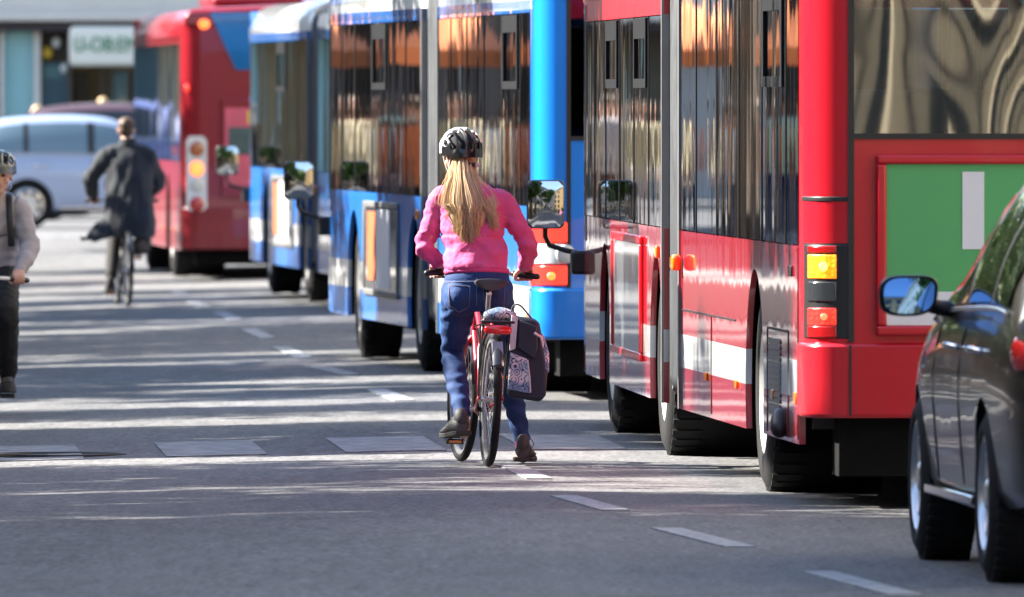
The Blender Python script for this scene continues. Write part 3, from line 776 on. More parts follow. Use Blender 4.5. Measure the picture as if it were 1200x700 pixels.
        both(lambda: on_corner(1, 7, 1.215, 1.222, .004), 'pillar_seam', M['black'], bev=0)
        # advertising board with one white letter
        cx0, cx1, z0, z1 = .32, BW - .32, .80, 1.63
        fr = MB()
        for a, b, c, d in ((cx0, cx1, z1 - .045, z1), (cx0, cx1, z0, z0 + .045), (cx0, cx0 + .045, z0 + .045, z1 - .045), (cx1 - .045, cx1, z0 + .045, z1 - .045)):
            fr.box(a, b, -.045, .01, c, d)
        f_ = fr.build('poster_frame', M['red'], bus, 40, bevel=.012, seg=3)
        bd = MB().box(cx0 + .045, cx1 - .045, -.022, .0, z0 + .045, z1 - .045).build('poster', M['poster_green'], f_, 0)
        MB().box(cx0 + .046, cx1 - .046, -.027, -.0225, z0 + .046, 1.0).build('poster_strip', M['poster_white'], bd, 0)
        lt = MB().box(.715, .815, -.027, -.0225, 1.195, 1.55).build('poster_letter', M['poster_white'], bd, 0)
        MB().box(.195, .205, -.026, -.018, low[0] + .01, low[1] - .01).build('bumper_seam', M['black'], bus, 0)
    elif style == 'blue':
        t = both(lambda: on_corner(0, 7, .71, 1.115, .006), 'tail_light', M['lens_red'])
        both(lambda: on_corner(1, 7, .85, .975, .012), 'reversing_lamp', M['lens_white'], t)
        both(lambda: MB().lathe([(.001, -.012), (.05, -.012), (.062, 0), (.062, .02)], (.185, -.012, .912), (0, 1, 0), 24), 'fog_lamp', M['lens_clear'], t, 0)
        both(lambda: on_corner(1, 7, .72, .84, .011), 'brake_lamp', M['lamp_redsoft'], t)
        both(lambda: MB().ball((.10, .012, .775), (.03, .016, .026)), 'rear_indicator', M['lamp_orange'], t, 0)
        both(lambda: on_corner(0, 7, .985, 1.11, .011), 'brake_lamp', M['lamp_redsoft'], t)
        both(lambda: MB().lathe([(.001, -.01), (.03, -.01), (.036, 0), (.036, .02)], (-.0, .34, .62), (1, 0, 0), 20), 'reflector', M['lens_red'], None, 0)
    else:
        def pod():
            pr = [(.06 + .1*0, .0)]
            return MB().prism([(.05, .74), (.08, .70), (.23, .70), (.27, .74), (.27, 1.42), (.23, 1.47), (.08, 1.47), (.05, 1.42)], 1, -.03, .06)
        t = both(pod, 'tail_light', M['lens_white'])
        for zz, mm, nm in ((1.335, 'lens_amberdark', 'rear_indicator'), (1.135, 'lamp_orange', 'brake_lamp'), (.97, 'lens_clear', 'reversing_lamp'), (.77, 'lens_red', 'fog_lamp')):
            both(lambda: MB().lathe([(.001, -.012), (.055, -.012), (.078, 0), (.085, .02)], (.16, -.032, zz), (0, 1, 0), 24), nm, M[mm], t, 0)
        both(lambda: MB().ball((.24, -.005, 2.62), (.06, .03, .05)), 'high_lamp', M['lamp_orange'], None, 0)
        both(lambda: MB().ball((.06, .03, 1.96), (.03, .03, .045)), 'side_marker', M['lamp_red'], None, 0)
    # ---- side details
    yy = [1.9, 4.2, 6.2] + ([12.0, 14.2] if articulated else [6.4, 8.0, 10.4])
    for q in yy:
        f = xf if q > 9 and articulated else None
        MB().box(-.014, .0, q - .045, q + .045, .47, .515).build('side_marker', M['lens_amber'] if not blue else M['lens_red'], bus, 40, bevel=.006, xf=f)
    MB().box(-.014, 0, .5, .62, .47, .53).build('side_marker', M['lens_amber'], bus, 40, bevel=.006)
    if style == 'red':
        for q in ((1.044, 1.056, .31, .80), (2.294, 2.306, .31, .80), (1.056, 2.294, .794, .806), (.47, .482, .31, 1.2), (4.3, 7.98, .798, .806), (5.9, 5.912, .31, .796)):
            MB().box(-.004, .0, *q).build('panel_seam', M['black'], bus, 0)
        gr = MB()
        for k in range(13): gr.add([(-.007, 1.5, .40 + .028*k), (-.007, 2.2, .40 + .028*k), (-.003, 2.2, .42 + .028*k), (-.003, 1.5, .42 + .028*k), (-.006, 1.5, .396 + .028*k), (-.006, 2.2, .396 + .028*k), (.0, 2.2, .42 + .028*k), (.0, 1.5, .42 + .028*k)],
                                  [(0,1,2,3), (4,7,6,5), (0,4,5,1), (3,2,6,7), (0,3,7,4), (1,5,6,2)])
        gr.build('vent_grille', M['grille'], bus, 0)
        ex = MB().limb([(.02, 1.35, .37), (-.015, 1.30, .40), (-.025, 1.24, .345)], [.04, .042, .045], 14); ex.build('fuel_flap', M['black'], bus, 50)
        MB().box(-.01, 0, .8, .98, 1.06, 1.11).build('door_catch', M['black'], bus, 40, bevel=.004)
    if articulated:
        a, b = 11.35, 14.25
        fr = MB()
        for y0, y1, z0, z1 in ((a, b, 1.10, 1.145), (a, b, .47, .515), (a, a + .05, .515, 1.10), (b - .05, b, .515, 1.10)): fr.box(-.022, .0, y0, y1, z0, z1)
        f_ = fr.build('poster_frame', paint if not blue else M['grille'], bus, 40, bevel=.008, xf=xf)
        MB().box(-.012, -.001, a + .05, b - .05, .515, 1.10).build('poster', M['poster_side'] if not blue else M['poster_grey'], f_, 0, xf=xf)
        if blue:
            MB().box(-.016, -.0125, 12.0, 13.15, .53, 1.09).build('poster_picture', M['poster_white'], f_, 0, xf=xf)
            MB().box(-.016, -.0125, 13.2, 13.9, .58, 1.07).build('poster_picture', M['poster_orange'], f_, 0, xf=xf)
    # ---- front end
    fy = 17.35 if articulated else L1 - .5
    f = xf if articulated else None
    fc = [(0, fy), (0, fy + .22), (.03, fy + .36), (.10, fy + .46), (.22, fy + .52), (.5, fy + .55), (BW/2, fy + .57)]
    fc = fc + [(BW - p, q) for p, q in fc[-2::-1]]
    MB().strip(fc, .30, 1.08, -.05).build('front_panel', side, bus, 40, xf=f)
    MB().strip(fc, 1.09, 2.40, -.012).build('windscreen', M['glass'], bus, 40, xf=f)
    MB().strip(fc, 2.41, 2.72, -.05).build('destination_panel', paint, bus, 40, xf=f)
    pl = MB(); pl.box(-.006, .07, fy - .03, fy + .05, 1.06, 2.42); pl.box(BW-.07, BW+.006, fy - .03, fy + .05, 1.06, 2.42)
    pl.build('front_pillar', M['alu'], bus, 0, xf=f)
    if articulated:
        am = MB().tube([(.0, fy + .42, .98), (-.10, fy + .44, 1.0), (-.19, fy + .44, 1.03), (-.215, fy + .44, 1.08), (-.215, fy + .43, 1.16)], .016, 10)
        a_ = am.build('mirror_arm', M['black'], bus, 50, xf=f)
        hs = MB().box(-.325, -.105, fy + .36, fy + .44, 1.125, 1.41).build('mirror_housing', M['black'], a_, 40, bevel=.035, xf=f, seg=4)
        mg = convex_glass([(-.317+.03, 1.133), (-.113-.03, 1.133), (-.113, 1.163), (-.113, 1.372), (-.143, 1.402), (-.287, 1.402), (-.317, 1.372), (-.317, 1.163)], (-.215, 1.27), fy + .335, 1.1, -.20, .03)
        mg.build('mirror_glass', M['mirror'], a_, 60, xf=f)
        MB().box(-.07, .03, fy + .30, fy + .46, .86, 1.0).build('mirror_mount', M['black'], a_, 40, bevel=.02, xf=f)
    # ---- roof units
    for (y0, y1, z1, f2, m2) in (roofunit or []):
        MB().box(.42, BW - .42, y0, y1, 2.80, z1).build('roof_unit', m2, bus, 40, bevel=.08, xf=xf if f2 else None, seg=3)
    # ---- seats seen through the glass
    if interior:
        for yy in (.95, 1.75, 2.6, 3.5, 4.4, 5.3, 6.2, 7.1):
            for xx in (.30, .78, 1.40, 1.88):
                s = MB().box(xx, xx + .42, yy - .02, yy + .08, 1.15, 1.93); s.box(xx, xx + .42, yy + .08, yy + .5, 1.15, 1.27)
                s.build('seat', M['seat'], bus, 40, bevel=.03)
        for yy in (1.3, 3.1, 4.9, 6.7):
            MB().tube([(1.24, yy, .42), (1.24, yy, 2.62)], .018, 10).build('handrail', M['yellow_pole'], bus, 50)
        MB().box(.25, BW - .25, .25, .8, .42, 1.55).build('engine_box', M['floor_in'], bus, 0)
    return bus

M['hopper'] = mat('hopper_frame_grey', (.022, .023, .025), .8, 0, spec=0)
M['poster_green'] = mat('green_poster', (.085, .37, .125), .5, var=.05, vscale=3)
M['poster_white'] = mat('white_poster', (.72, .72, .76), .5, var=.04)
M['poster_pink'] = mat('pink_poster', (.60, .10, .16), .5, var=.3, vscale=3)
M['poster_dark'] = mat('dark_poster_photo', (.05, .09, .09), .4, var=.7, vscale=6)
M['poster_yellow'] = mat('yellow_poster', (.75, .5, .08), .5, var=.2)
M['poster_side'] = mat('silver_poster', (.52, .56, .62), .12, .35, 1, var=.12, vscale=2)
M['poster_grey'] = mat('grey_poster', (.10, .11, .12), .25, 0, 1, var=.6, vscale=4)
M['poster_orange'] = mat('orange_poster', (.62, .13, .05), .4, var=.3)
M['grille'] = mat('grille_grey', (.16, .16, .16), .5, .3, var=.3)
M['lens_white'] = mat('white_lens_pod', (.66, .69, .71), .25, coat=1, var=.06)
M['lens_amberdark'] = mat('dark_amber_lens', (.35, .09, .01), .25, coat=1)
M['lamp_redsoft'] = mat('dim_red_lamp', (.55, .02, .02), .25, emit=(1, .04, .02), es=.45, coat=1)

make_bus('red articulated bus with green poster on its rear, beside the dark car', 1.35, 66.5, 3.44, -.8, M['red'], M['red_side'], 'red', M['red'], interior=True, roofunit=[(1.2, 4.0, 3.05, 0, M['roof_white']), (11, 14, 3.05, 1, M['roof_white'])], group='articulated buses queuing along the kerb')
make_bus('blue articulated bus directly behind the woman in pink, red and white tail lamps', .148, 90.3, 4.6, .65, M['blue'], M['blue_side'], 'blue', M['roof_white'], roofunit=[(1.2, 4.0, 3.02, 0, M['roof_white']), (12.5, 16, 3.0, 1, M['blue'])], group='articulated buses queuing along the kerb')
make_bus('farther blue articulated bus between the other blue bus and the far red bus', -1.15, 124.6, 4.47, .3, M['blue'], M['blue_side'], 'blue', M['roof_white'], roofunit=[(1.2, 4.0, 3.02, 0, M['roof_white']), (11.5, 16.5, 2.98, 1, M['blue'])], group='articulated buses queuing along the kerb')
make_bus('farthest red bus with blue rear window and white lamp column', -3.53, 155.0, 4.0, 0, M['red_plain'], M['red_plain'], 'old', M['red_plain'], articulated=False, roofunit=[(2.0, 5.0, 2.94, 0, M['red_plain'])], name='city_bus').scale = (1, 1, 1.04)
# ------------------------------------------------------------------ cars
def lerp_tab(tab, y):
    for a, b in zip(tab, tab[1:]):
        if a[0] <= y <= b[0]:
            t = (y - a[0]) / (b[0] - a[0]); return [p + (q - p)*t for p, q in zip(a, b)][1:]
    return (tab[0] if y < tab[0][0] else tab[-1])[1:]

def smooth_tab(tab, n=5):
    out = []
    for i in range(len(tab) - 1):
        a, b, c, d = tab[max(i-1,0)], tab[i], tab[i+1], tab[min(i+2,len(tab)-1)]
        for s in range(n):
            t = s/n
            out.append(tuple(.5*((2*q)+(r-p)*t+(2*p-5*q+4*r-u)*t*t+(3*q-p-3*r+u)*t**3) for p,q,r,u in zip(a,b,c,d)))
    return out + [tab[-1]]

def make_car(label, loc, ang, paint, group=None, pane=None):
    car = thing('parked_car' if group else 'car', label, 'car', loc, (0, 0, R(ang)), group)
    body = smooth_tab([(-.97,.62,.42,.86),(-.93,.80,.34,.98),(-.8,.872,.29,1.03),(-.5,.90,.27,1.055),(0,.912,.25,1.06),(1.0,.912,.235,1.045),(1.9,.908,.24,1.03),(2.4,.905,.25,1.0),(2.8,.895,.26,.955),(3.2,.855,.27,.88),(3.5,.76,.31,.78),(3.64,.58,.38,.66)], 5)
    rings = []
    for y, w_, zb, zt in body:
        h = zt - zb
        half = [(w_*.82, zb), (w_*.93, zb + .03), (w_*.968, zb + .10), (w_*.985, zb + h*.34), (w_*.998, zb + h*.55), (w_*1.0, zb + h*.66), (w_*.988, zb + h*.80), (w_*.968, zb + h*.88), (w_*.955, zt - .045), (w_*.925, zt - .008), (w_*.86, zt), (w_*.5, zt + .03)]
        rings.append([(-a, y, z) for a, z in half] + [(0, y, zt + .04)] + [(a, y, z) for a, z in half[::-1]] + [(0, y, zb)])
    b = MB().loft(rings).build('body', [paint, M['under']], car, 35)
    cutters = []
    for yy in (0, 2.75):
        for s in (-1, 1):
            c = MB(); c.lathe([(.375, 0), (.375, .36)], (s*.96, yy, .345), (-s, 0, 0), 40)
            cutters.append(c.mesh('cutter', [M['under']], 0))
    cut(b, cutters)
    b.data.shade_smooth(); b.data.set_sharp_from_angle(angle=R(35))
    cab = smooth_tab([(-.90,.86,1.04,.70),(-.74,.865,1.36,.62),(-.55,.868,1.50,.61),(-.2,.868,1.575,.615),(.4,.868,1.61,.62),(.9,.868,1.60,.615),(1.25,.866,1.545,.60),(1.6,.864,1.38,.62),(1.95,.862,1.19,.70),(2.25,.86,1.02,.80)], 5)
    def belt(y): return lerp_tab(body, y)[2] - .005
    def side(y, t):
        wl, zr, wt = lerp_tab(cab, y); zb = belt(y); zt = zr - .05
        return Vector((-(wl + (wt + .03 - wl)*t + .035*math.sin(PI*t)), y, zb + (zt - zb)*t))
    rings = []
    for y, wl, zr, wt in cab:
        L = [side(y, t) for t in (0, .25, .5, .75, 1)] + [Vector((-wt + .04, y, zr - .012)), Vector((-wt*.5, y, zr + .012)), Vector((0, y, zr + .018))]
        L[0].z -= .04
        rings.append(L + [Vector((-p.x, p.y, p.z)) for p in L[-2::-1]])
    roof = MB().loft(rings).build('roof', paint, car, 40)
    def patch(y0, y1, t0, t1, off, both=True, ny=14, nt=8):
        mb = MB()
        for s in ((1, -1) if both else (1,)):
            P = []
            for k in (0, 1):
                for i in range(ny + 1):
                    for j in range(nt + 1):
                        y = y0 + (y1 - y0)*i/ny; p = side(y, t0 + (t1 - t0)*j/nt)
                        P.append(((p.x - (off if k == 0 else .0)) * s, p.y, p.z + (.3*off if k == 0 else 0)))
            n2 = nt + 1; tot = (ny + 1)*n2; fs = []
            for i in range(ny):
                for j in range(nt):
                    a = i*n2 + j; fs.append((a, a+1, a+n2+1, a+n2))
            mb.add(P[:tot], fs); mb.m = 0
        return mb
    for y0, y1 in ((-.58, -.05), (.02, .86), (.96, 1.84)):
        for s in (1, -1):
            g = patch(y0, y1, .07, .90, .010, False)
            if s < 0: g.v = [(-x, y, z) for x, y, z in g.v]
            g.build('side_window', pane or M['glass_dark'], car, 60)
    for y0, y1 in ((-.05, .02), (.86, .96)):
        for s in (1, -1):
            g = patch(y0, y1, .06, .93, .007, False)
            if s < 0: g.v = [(-x, y, z) for x, y, z in g.v]
            g.build('window_pillar', M['black'], car, 60)
    for s in (1, -1):
        tr = MB().tube([(s*-.0 + s*side(y, .03).x - s*.008, y, side(y, .03).z) for y in [-.6 + 2.5*i/24 for i in range(25)]], .009, 8)
        tr.build('belt_trim', M['chrome'], car, 60)
    # windscreens: strips over the sloping stations
    def screen(ya, yb, nm):
        P = []; ny, nx = 10, 12
        for i in range(ny + 1):
            y = ya + (yb - ya)*i/ny; wl, zr, wt = lerp_tab(cab, y)
            for j in range(nx + 1):
                u = -1 + 2*j/nx; P.append((u*(wt - .06), y + (.0 if ya > 0 else -.006), zr + .022 - .02*u*u))
        fs = [(i*(nx+1)+j, i*(nx+1)+j+1, (i+1)*(nx+1)+j+1, (i+1)*(nx+1)+j) for i in range(ny) for j in range(nx)]
        MB().add(P, fs).build(nm, pane or M['glass_dark'], car, 60)
    screen(1.30, 2.18, 'windscreen'); screen(-.86, -.52, 'rear_window')
    for yy in (0, 2.75):
        for s in (-1, 1): wheel(car, s*.895, yy, s, .34, .22, M['alloy'], spokes=9, rimr=.235)
    for s in (-1, 1):
        X = lambda v: s*v
        ol = []
        for k in range(44):
            a = 2*PI*k/44; c, si = math.cos(a), math.sin(a)
            ol.append((s*(1.035 + .118*math.copysign(abs(c)**.62, c) - .02*si*(c < 0)), 1.095 + .083*math.copysign(abs(si)**.66, si)))
        cx_, cz_ = s*1.035, 1.095
        rings = [[(cx_ + (x - cx_)*q, y, cz_ + (z - cz_)*q) for x, z in ol] for q, y in ((.90, 1.672), (.97, 1.664), (1.0, 1.675), (1.0, 1.71), (.93, 1.76), (.72, 1.80), (.35, 1.82))]
        m_ = MB().loft(rings).build('mirror_housing', M['black'], car, 50)
        convex_glass([(cx_ + (x - cx_)*.86, cz_ + (z - cz_)*.86) for x, z in ol], (cx_, cz_), 1.648, 1.3, 0, .125).build('mirror_glass', M['mirror_sky'], m_, 60)
        MB().limb([(s*.955, 1.74, 1.06), (s*.90, 1.76, 1.045), (s*.85, 1.77, 1.04)], [.03, .032, .035], 12).build('mirror_arm', M['black'], m_, 60)
        for yh in (.10, 1.05):
            MB().limb([(s*.905, yh, .90), (s*.932, yh + .05, .905), (s*.934, yh + .15, .905), (s*.905, yh + .2, .90)], [.012, .014, .014, .012], 10).build('door_handle', M['chrome'], car, 60)
        tl = MB()
        tl.limb([(s*.845, -.80, .90), (s*.80, -.885, .90), (s*.66, -.945, .89)], [(.035, .075), (.04, .08), (.04, .075)], 14)
        tl.build('tail_light', M['lens_red'], car, 60)
        MB().limb([(s*.60, 3.50, .66), (s*.70, 3.40, .70), (s*.77, 3.24, .74)], [(.04, .05), (.04, .05), (.03, .04)], 12).build('headlight', M['lens_clear'], car, 60)
        MB().box(s*.90 - .012, s*.90 + .012, .45, 2.3, .285, .325).build('sill_trim', M['chrome'], car, 40, bevel=.008)
        for yq in (-.02 + .93, 1.98):
            pts = []; sm = MB()
            for z in (.36, .5, .65, .8, .93, 1.0):
                w_, zb, zt = lerp_tab(body, yq); pts.append((z - zb)/(zt - zb))
            P = []
            prof = [(0,.93),(.12,.966),(.34,.985),(.55,.998),(.66,1.0),(.80,.988),(.9,.966),(1,.93)]
            for t in pts:
                P.append((s*(lerp_tab(prof, min(max(t,0),1))[0]*w_ + .001), yq, zb + t*(zt - zb)))
            sm.tube(P, .004, 6)
            sm.build('door_gap', M['black'], car, 60)
    MB().box(-.26, .26, -.985, -.955, .72, .83).build('number_plate', M['poster_white'], car, 40, bevel=.004)
    return car

M['mirror_sky'] = mat('sky_coloured_mirror', (.10, .20, .40), .03, 1, var=0)  # blue of the mirrored sky painted into the glass colour
M['glass_dark'] = mat('dark_car_glass', (.005, .006, .006), .03, 0, 1, .5, var=0)
M['glass_pale'] = mat('pale_reflection_glass', (.10, .16, .20), .05, 0, 1, .8, var=0)  # paler colour stands in for reflections on the far car's windows
M['car_bronze'] = panel_paint('dark_bronze_paint', (.016, .013, .011), wave=.0009, wscale=(1, 1, 1), dirt=.05, coat=.55)
M['car_blue'] = panel_paint('light_blue_paint', (.30, .38, .56), wave=.0003, dirt=.1)
M['car_navy'] = panel_paint('navy_paint', (.10, .13, .30), wave=.0003, dirt=.1)
M['car_red'] = panel_paint('maroon_paint', (.07, .035, .045), wave=.0003, dirt=.1)
make_car('dark bronze car in the right foreground with sky colour in its wing mirror', (2.74, 56.7, 0), 3.9, M['car_bronze'])
make_car('pale silver blue car crossing the street beyond the cyclist in the long coat', (-6.95, 207, 0), -86, M['car_blue'], 'cars at the crossroads ahead', M['glass_pale'])
make_car('navy car behind the pale blue car, only its roof showing', (-10.3, 221.5, 0), -90, M['car_navy'], 'cars at the crossroads ahead').scale = (1.17, 1.17, 1.17)
make_car('dull maroon car in front of the shop with the green lettered sign', (-6.9, 229, 0), -92, M['car_red'], 'cars at the crossroads ahead').scale = (1.1, 1.1, 1.1)

# ------------------------------------------------------------------ bicycles
M['bike_red'] = mat('red_bicycle_paint', (.50, .012, .03), .3, 0, 1, var=.1)
M['bike_black'] = mat('black_bicycle_paint', (.02, .02, .022), .3, 0, 1)
M['bike_white'] = mat('white_bicycle_paint', (.65, .66, .66), .3, 0, 1)
M['steel'] = mat('bicycle_steel', (.6, .6, .6), .25, .9)
M['spoke'] = mat('spoke_steel', (.5, .5, .5), .3, .9)
M['tyre_wall'] = mat('tyre_sidewall_grey', (.20, .20, .20), .7)

def bike_wheel(parent, c, steer=0, r=.345, tw=.021, name='wheel', tread=None):
    rot = Matrix.Rotation(R(steer), 3, 'Z')
    c = Vector(c); ax = rot @ Vector((1, 0, 0))
    h = MB().lathe([(.001, -.05), (.014, -.05), (.02, -.03), (.014, -.015), (.014, .015), (.02, .03), (.014, .05), (.001, .05)], c, ax, 14)
    for k in range(32):
        a = 2*PI*k/32; s = 1 if k % 2 else -1; a2 = a + (.35 if k % 4 < 2 else -.35)
        d = rot @ Vector((0, math.cos(a), math.sin(a))); d2 = rot @ Vector((0, math.cos(a2), math.sin(a2)))
        h.tube([c + ax*(s*.03) + d2*.02, c + d*(r - tw*2 - .012)], .0014, 5)
    w_ = h.build(name, M['spoke'], parent, 50)
    prof = [(r - tw + tw*math.cos(2*PI*j/14), tw*math.sin(2*PI*j/14)) for j in range(14)]
    MB().lathe(prof, c, ax, 64, closed=True).build('tyre', tread or M['rubber'], w_, 60)
    q = r - 2*tw
    MB().lathe([(q + .006, -.012), (q + .006, .012), (q - .012, .010), (q - .016, 0), (q - .012, -.010)], c, ax, 64, closed=True).build('rim', M['alu'], w_, 60)
    return w_

def make_bike(label, loc, yaw, lean, paint, steer=0, ladies=True, guards=True, rack=False, light=False, group=None, bar_w=.29, bar=(.74, .985), pedal=-90, swept=.05, bar_m=None, tread=None):
    b = thing('bicycle', label, 'bicycle', loc, (0, R(lean), R(yaw)), group)
    ra, fa, bb = Vector((0, 0, .345)), Vector((0, 1.07, .345)), Vector((0, .44, .285))
    st, ht, hb = Vector((0, .27, .79)), Vector((0, .775, .86)), Vector((0, .83, .66))
    f = MB()
    f.tube([bb, st], .017, 12); f.tube([ht + Vector((0,-.01,.03)), hb], .021, 12)
    f.tube([hb + Vector((0,-.01,.02)), bb], .019, 12)
    f.tube([ht - Vector((0, -.01, .05)), bb + (st - bb)*(.55 if ladies else .93)], .016, 12)
    for s in (-1, 1):
        f.tube([bb + Vector((s*.03,-.02,0)), Vector((s*.055, .1, .34)), ra + Vector((s*.06, 0, 0))], .010, 8)
        f.tube([st + Vector((s*.014, 0, -.03)), Vector((s*.05, .15, .6)), ra + Vector((s*.06, 0, 0))], .009, 8)
    f.ball(bb, (.04, .026, .026))
    f.build('frame', paint, b, 50)
    fk = MB(); rot = Matrix.Rotation(R(steer), 3, 'Z'); P = lambda q: Vector((0, hb.y, 0)) + rot @ (Vector(q) - Vector((0, hb.y, 0)))
    for s in (-1, 1): fk.tube([hb, P((s*.045, hb.y + .01, hb.z - .05)), P((s*.052, .93, .5)), P((s*.055, 1.07, .345))], [.016, .014, .012, .009], 10)
    fk.tube([hb, ht], .015, 10)
    fk.build('fork', paint, b, 50)
    bike_wheel(b, ra, 0, tread=tread); bike_wheel(b, P(fa), steer, tread=tread)
    # handlebar
    hy, hz = bar
    hbm = MB()
    stem = ht + Vector((0, -.01, .03))
    pts = [(-bar_w, hy - swept*1.6, hz - .01), (-bar_w*.62, hy - swept*.3, hz), (-bar_w*.3, hy + swept*.6, hz + .004), (0, hy + swept, hz - .01), (bar_w*.3, hy + swept*.6, hz + .004), (bar_w*.62, hy - swept*.3, hz), (bar_w, hy - swept*1.6, hz - .01)]
    rp = [tuple(P(q)) for q in pts]
    hbm.limb(rp, [.0125]*7, 10, 4, ref=(0, 0, 1), round_caps=False)
    hbm.tube([stem, P((0, hy + swept, hz - .01))], .014, 10)
    hb_o = hbm.build('handlebar', bar_m or M['steel'], b, 50)
    for s in (0, -1):
        q = (Vector(rp[0]), Vector(rp[1])) if s == 0 else (Vector(rp[-1]), Vector(rp[-2]))
        MB().limb([q[0] + (q[0]-q[1])*.04, q[0].lerp(q[1], .5), q[1]], [.017, .016, .017], 12, 3, ref=(0,0,1)).build('grip', M['black'], hb_o, 50)
    # saddle on its post
    sp = MB().tube([st - (bb - st)*-.05, st + Vector((0, -.035, .10))], .0135, 10)
    sp.tube([st + Vector((0, -.085, .095)), st + Vector((0, .06, .10))], .010, 8)
    spo = sp.build('seat_post', M['steel'], b, 50)
    sd = [(-.115, .055, .955), (-.11, .082, .962), (-.06, .088, .962), (0, .062, .957), (.06, .036, .953), (.12, .022, .948), (.145, .010, .944)]
    rings = []
    for y, wv, z in sd:
        yy = st.y - .03 + y; zz = z - .955 + st.z + .145
        rings.append([(wv*math.cos(2*PI*j/18), yy, zz + (.020 if math.sin(2*PI*j/18) > 0 else .036)*math.sin(2*PI*j/18)) for j in range(18)])
    MB().loft(rings).build('saddle', M['saddle'], b, 60)
    # cranks and pedals
    pr = R(pedal); cr = MB(); d = Vector((0, math.cos(pr), math.sin(pr)))*.17
    cr.tube([bb + Vector((-.065, 0, 0)), bb + Vector((.065, 0, 0))], .012, 10)
    cr.tube([bb + Vector((-.065, 0, 0)), bb + Vector((-.08, 0, 0)) + d], [.013, .010], 8)
    cr.tube([bb + Vector((.065, 0, 0)), bb + Vector((.08, 0, 0)) - d], [.013, .010], 8)
    cr.lathe([(.085, -.003), (.085, .003), (.06, .003), (.06, -.003)], bb + Vector((.05, 0, 0)), (1, 0, 0), 32, closed=True)
    co = cr.build('crank', M['steel'], b, 50)
    for s, q in ((-1, d), (1, -d)):
        c = bb + q + Vector((s*.13, 0, 0))
        p_ = MB(); p_.box(c.x - .045, c.x + .045, c.y - .045, c.y + .045, c.z - .013, c.z + .013)
        po = p_.build('pedal', M['black'], co, 40, bevel=.005)
        MB().box(c.x - .032, c.x + .032, c.y - .049, c.y - .0455, c.z - .007, c.z + .007).build('pedal_reflector', M['lens_amber'], po, 0)
    ch = MB()
    for z0, z1 in ((.285 + .08, .345 + .03), (.285 - .08, .345 - .03)): ch.tube([(.05, .44, z0), (.05, 0, z1)], .004, 6)
    ch.build('chain', M['steel'], b, 50)
    if guards:
        for c, a0, a1, ph, stv in ((ra, -15, 150, M['bike_black'], 0), (fa, 20, 170, M['bike_black'], steer)):
            rings = []
            for i in range(25):
                a = R(a0 + (a1 - a0)*i/24); ring = []
                for k in range(9):
                    u = -1 + 2*k/8; rr = .345 + .022 - .012*u*u; q = Vector((u*.028, c.y + rr*math.cos(a), c.z + rr*math.sin(a)))
                    ring.append(P(q) if stv else q)
                for k in range(8, -1, -1):
                    u = -1 + 2*k/8; rr = .345 + .019 - .012*u*u; q = Vector((u*.026, c.y + rr*math.cos(a), c.z + rr*math.sin(a)))
                    ring.append(P(q) if stv else q)
                rings.append(ring)
            MB().loft(rings).build('mudguard', ph, b, 50)
    if rack:
        r_ = MB()
        for s in (-1, 1):
            r_.tube([(s*.065, .22, .715), (s*.065, -.20, .735)], .006, 8)
            r_.tube([(s*.065, .0, .362), (s*.07, -.05, .725)], .005, 8); r_.tube([(s*.065, .0, .362), (s*.07, -.17, .73)], .005, 8)
        for y in (.15, 0, -.12, -.2): r_.tube([(-.065, y, .72), (.065, y, .72)], .005, 8)
        ro = r_.build('luggage_rack', M['bike_black'], b, 50)
    if light:
        l_ = MB().limb([(-.052, -.225, .705), (0, -.235, .705), (.052, -.225, .705)], [(.022, .02), (.024, .022), (.022, .02)], 16, 4, ref=(0, 0, 1), power=3).build('tail_light', M['lens_tail'], b, 60)
        MB().box(-.088, .088, -.235, -.16, .738, .752).build('light_cover', M['black'], b, 40, bevel=.006)
        a = [(-.026, .645), (.026, .645), (.03, .53), (.024, .515), (-.024, .515), (-.03, .53)]
        fl = MB().prism(a, 1, -.352, -.344); fl.v = [(x, -.235 - (.645 - z)*.50 - (0 if y < -.348 else -.006), z) for x, y, z in fl.v]
        fl.build('reflector_flap', M['alu'], b, 40)
    return b

M['lens_tail'] = mat('bicycle_tail_light', (.42, .006, .010), .15, coat=1, emit=(1, .03, .03), es=.02)
M['saddle'] = mat('saddle_black', (.022, .022, .024), .4, var=.3)
WX, WY = gx(572, 74.2), 74.2
BIKE = make_bike('red city bicycle with rear rack, standing under the woman in pink', (WX, WY, 0), 6.5, 2.0, M['bike_red'], steer=5, rack=True, light=True, bar_w=.285, bar=(.74, .985), pedal=-88, swept=.03)

def bike_points(b, rider):
    """grip and pedal centres in the rider's own coordinates, left to right"""
    bpy.context.view_layer.update(); inv = rider.matrix_world.inverted(); out = {}
    for o in b.children_recursive:
        k = o.name.split('.')[0]
        if k in ('grip', 'pedal'):
            c = sum((Vector(q) for q in o.bound_box), Vector()) / 8
            out.setdefault(k, []).append(inv @ (o.matrix_world @ c))
    for k in out: out[k].sort(key=lambda q: q.x)
    return out['grip'], out['pedal']

def foot_on(pedal, d, L):
    """heel point of a shoe whose ball rests on the pedal"""
    return Vector(pedal) + Vector((0, 0, .016)) - Vector(d).normalized() * (.64 * L)
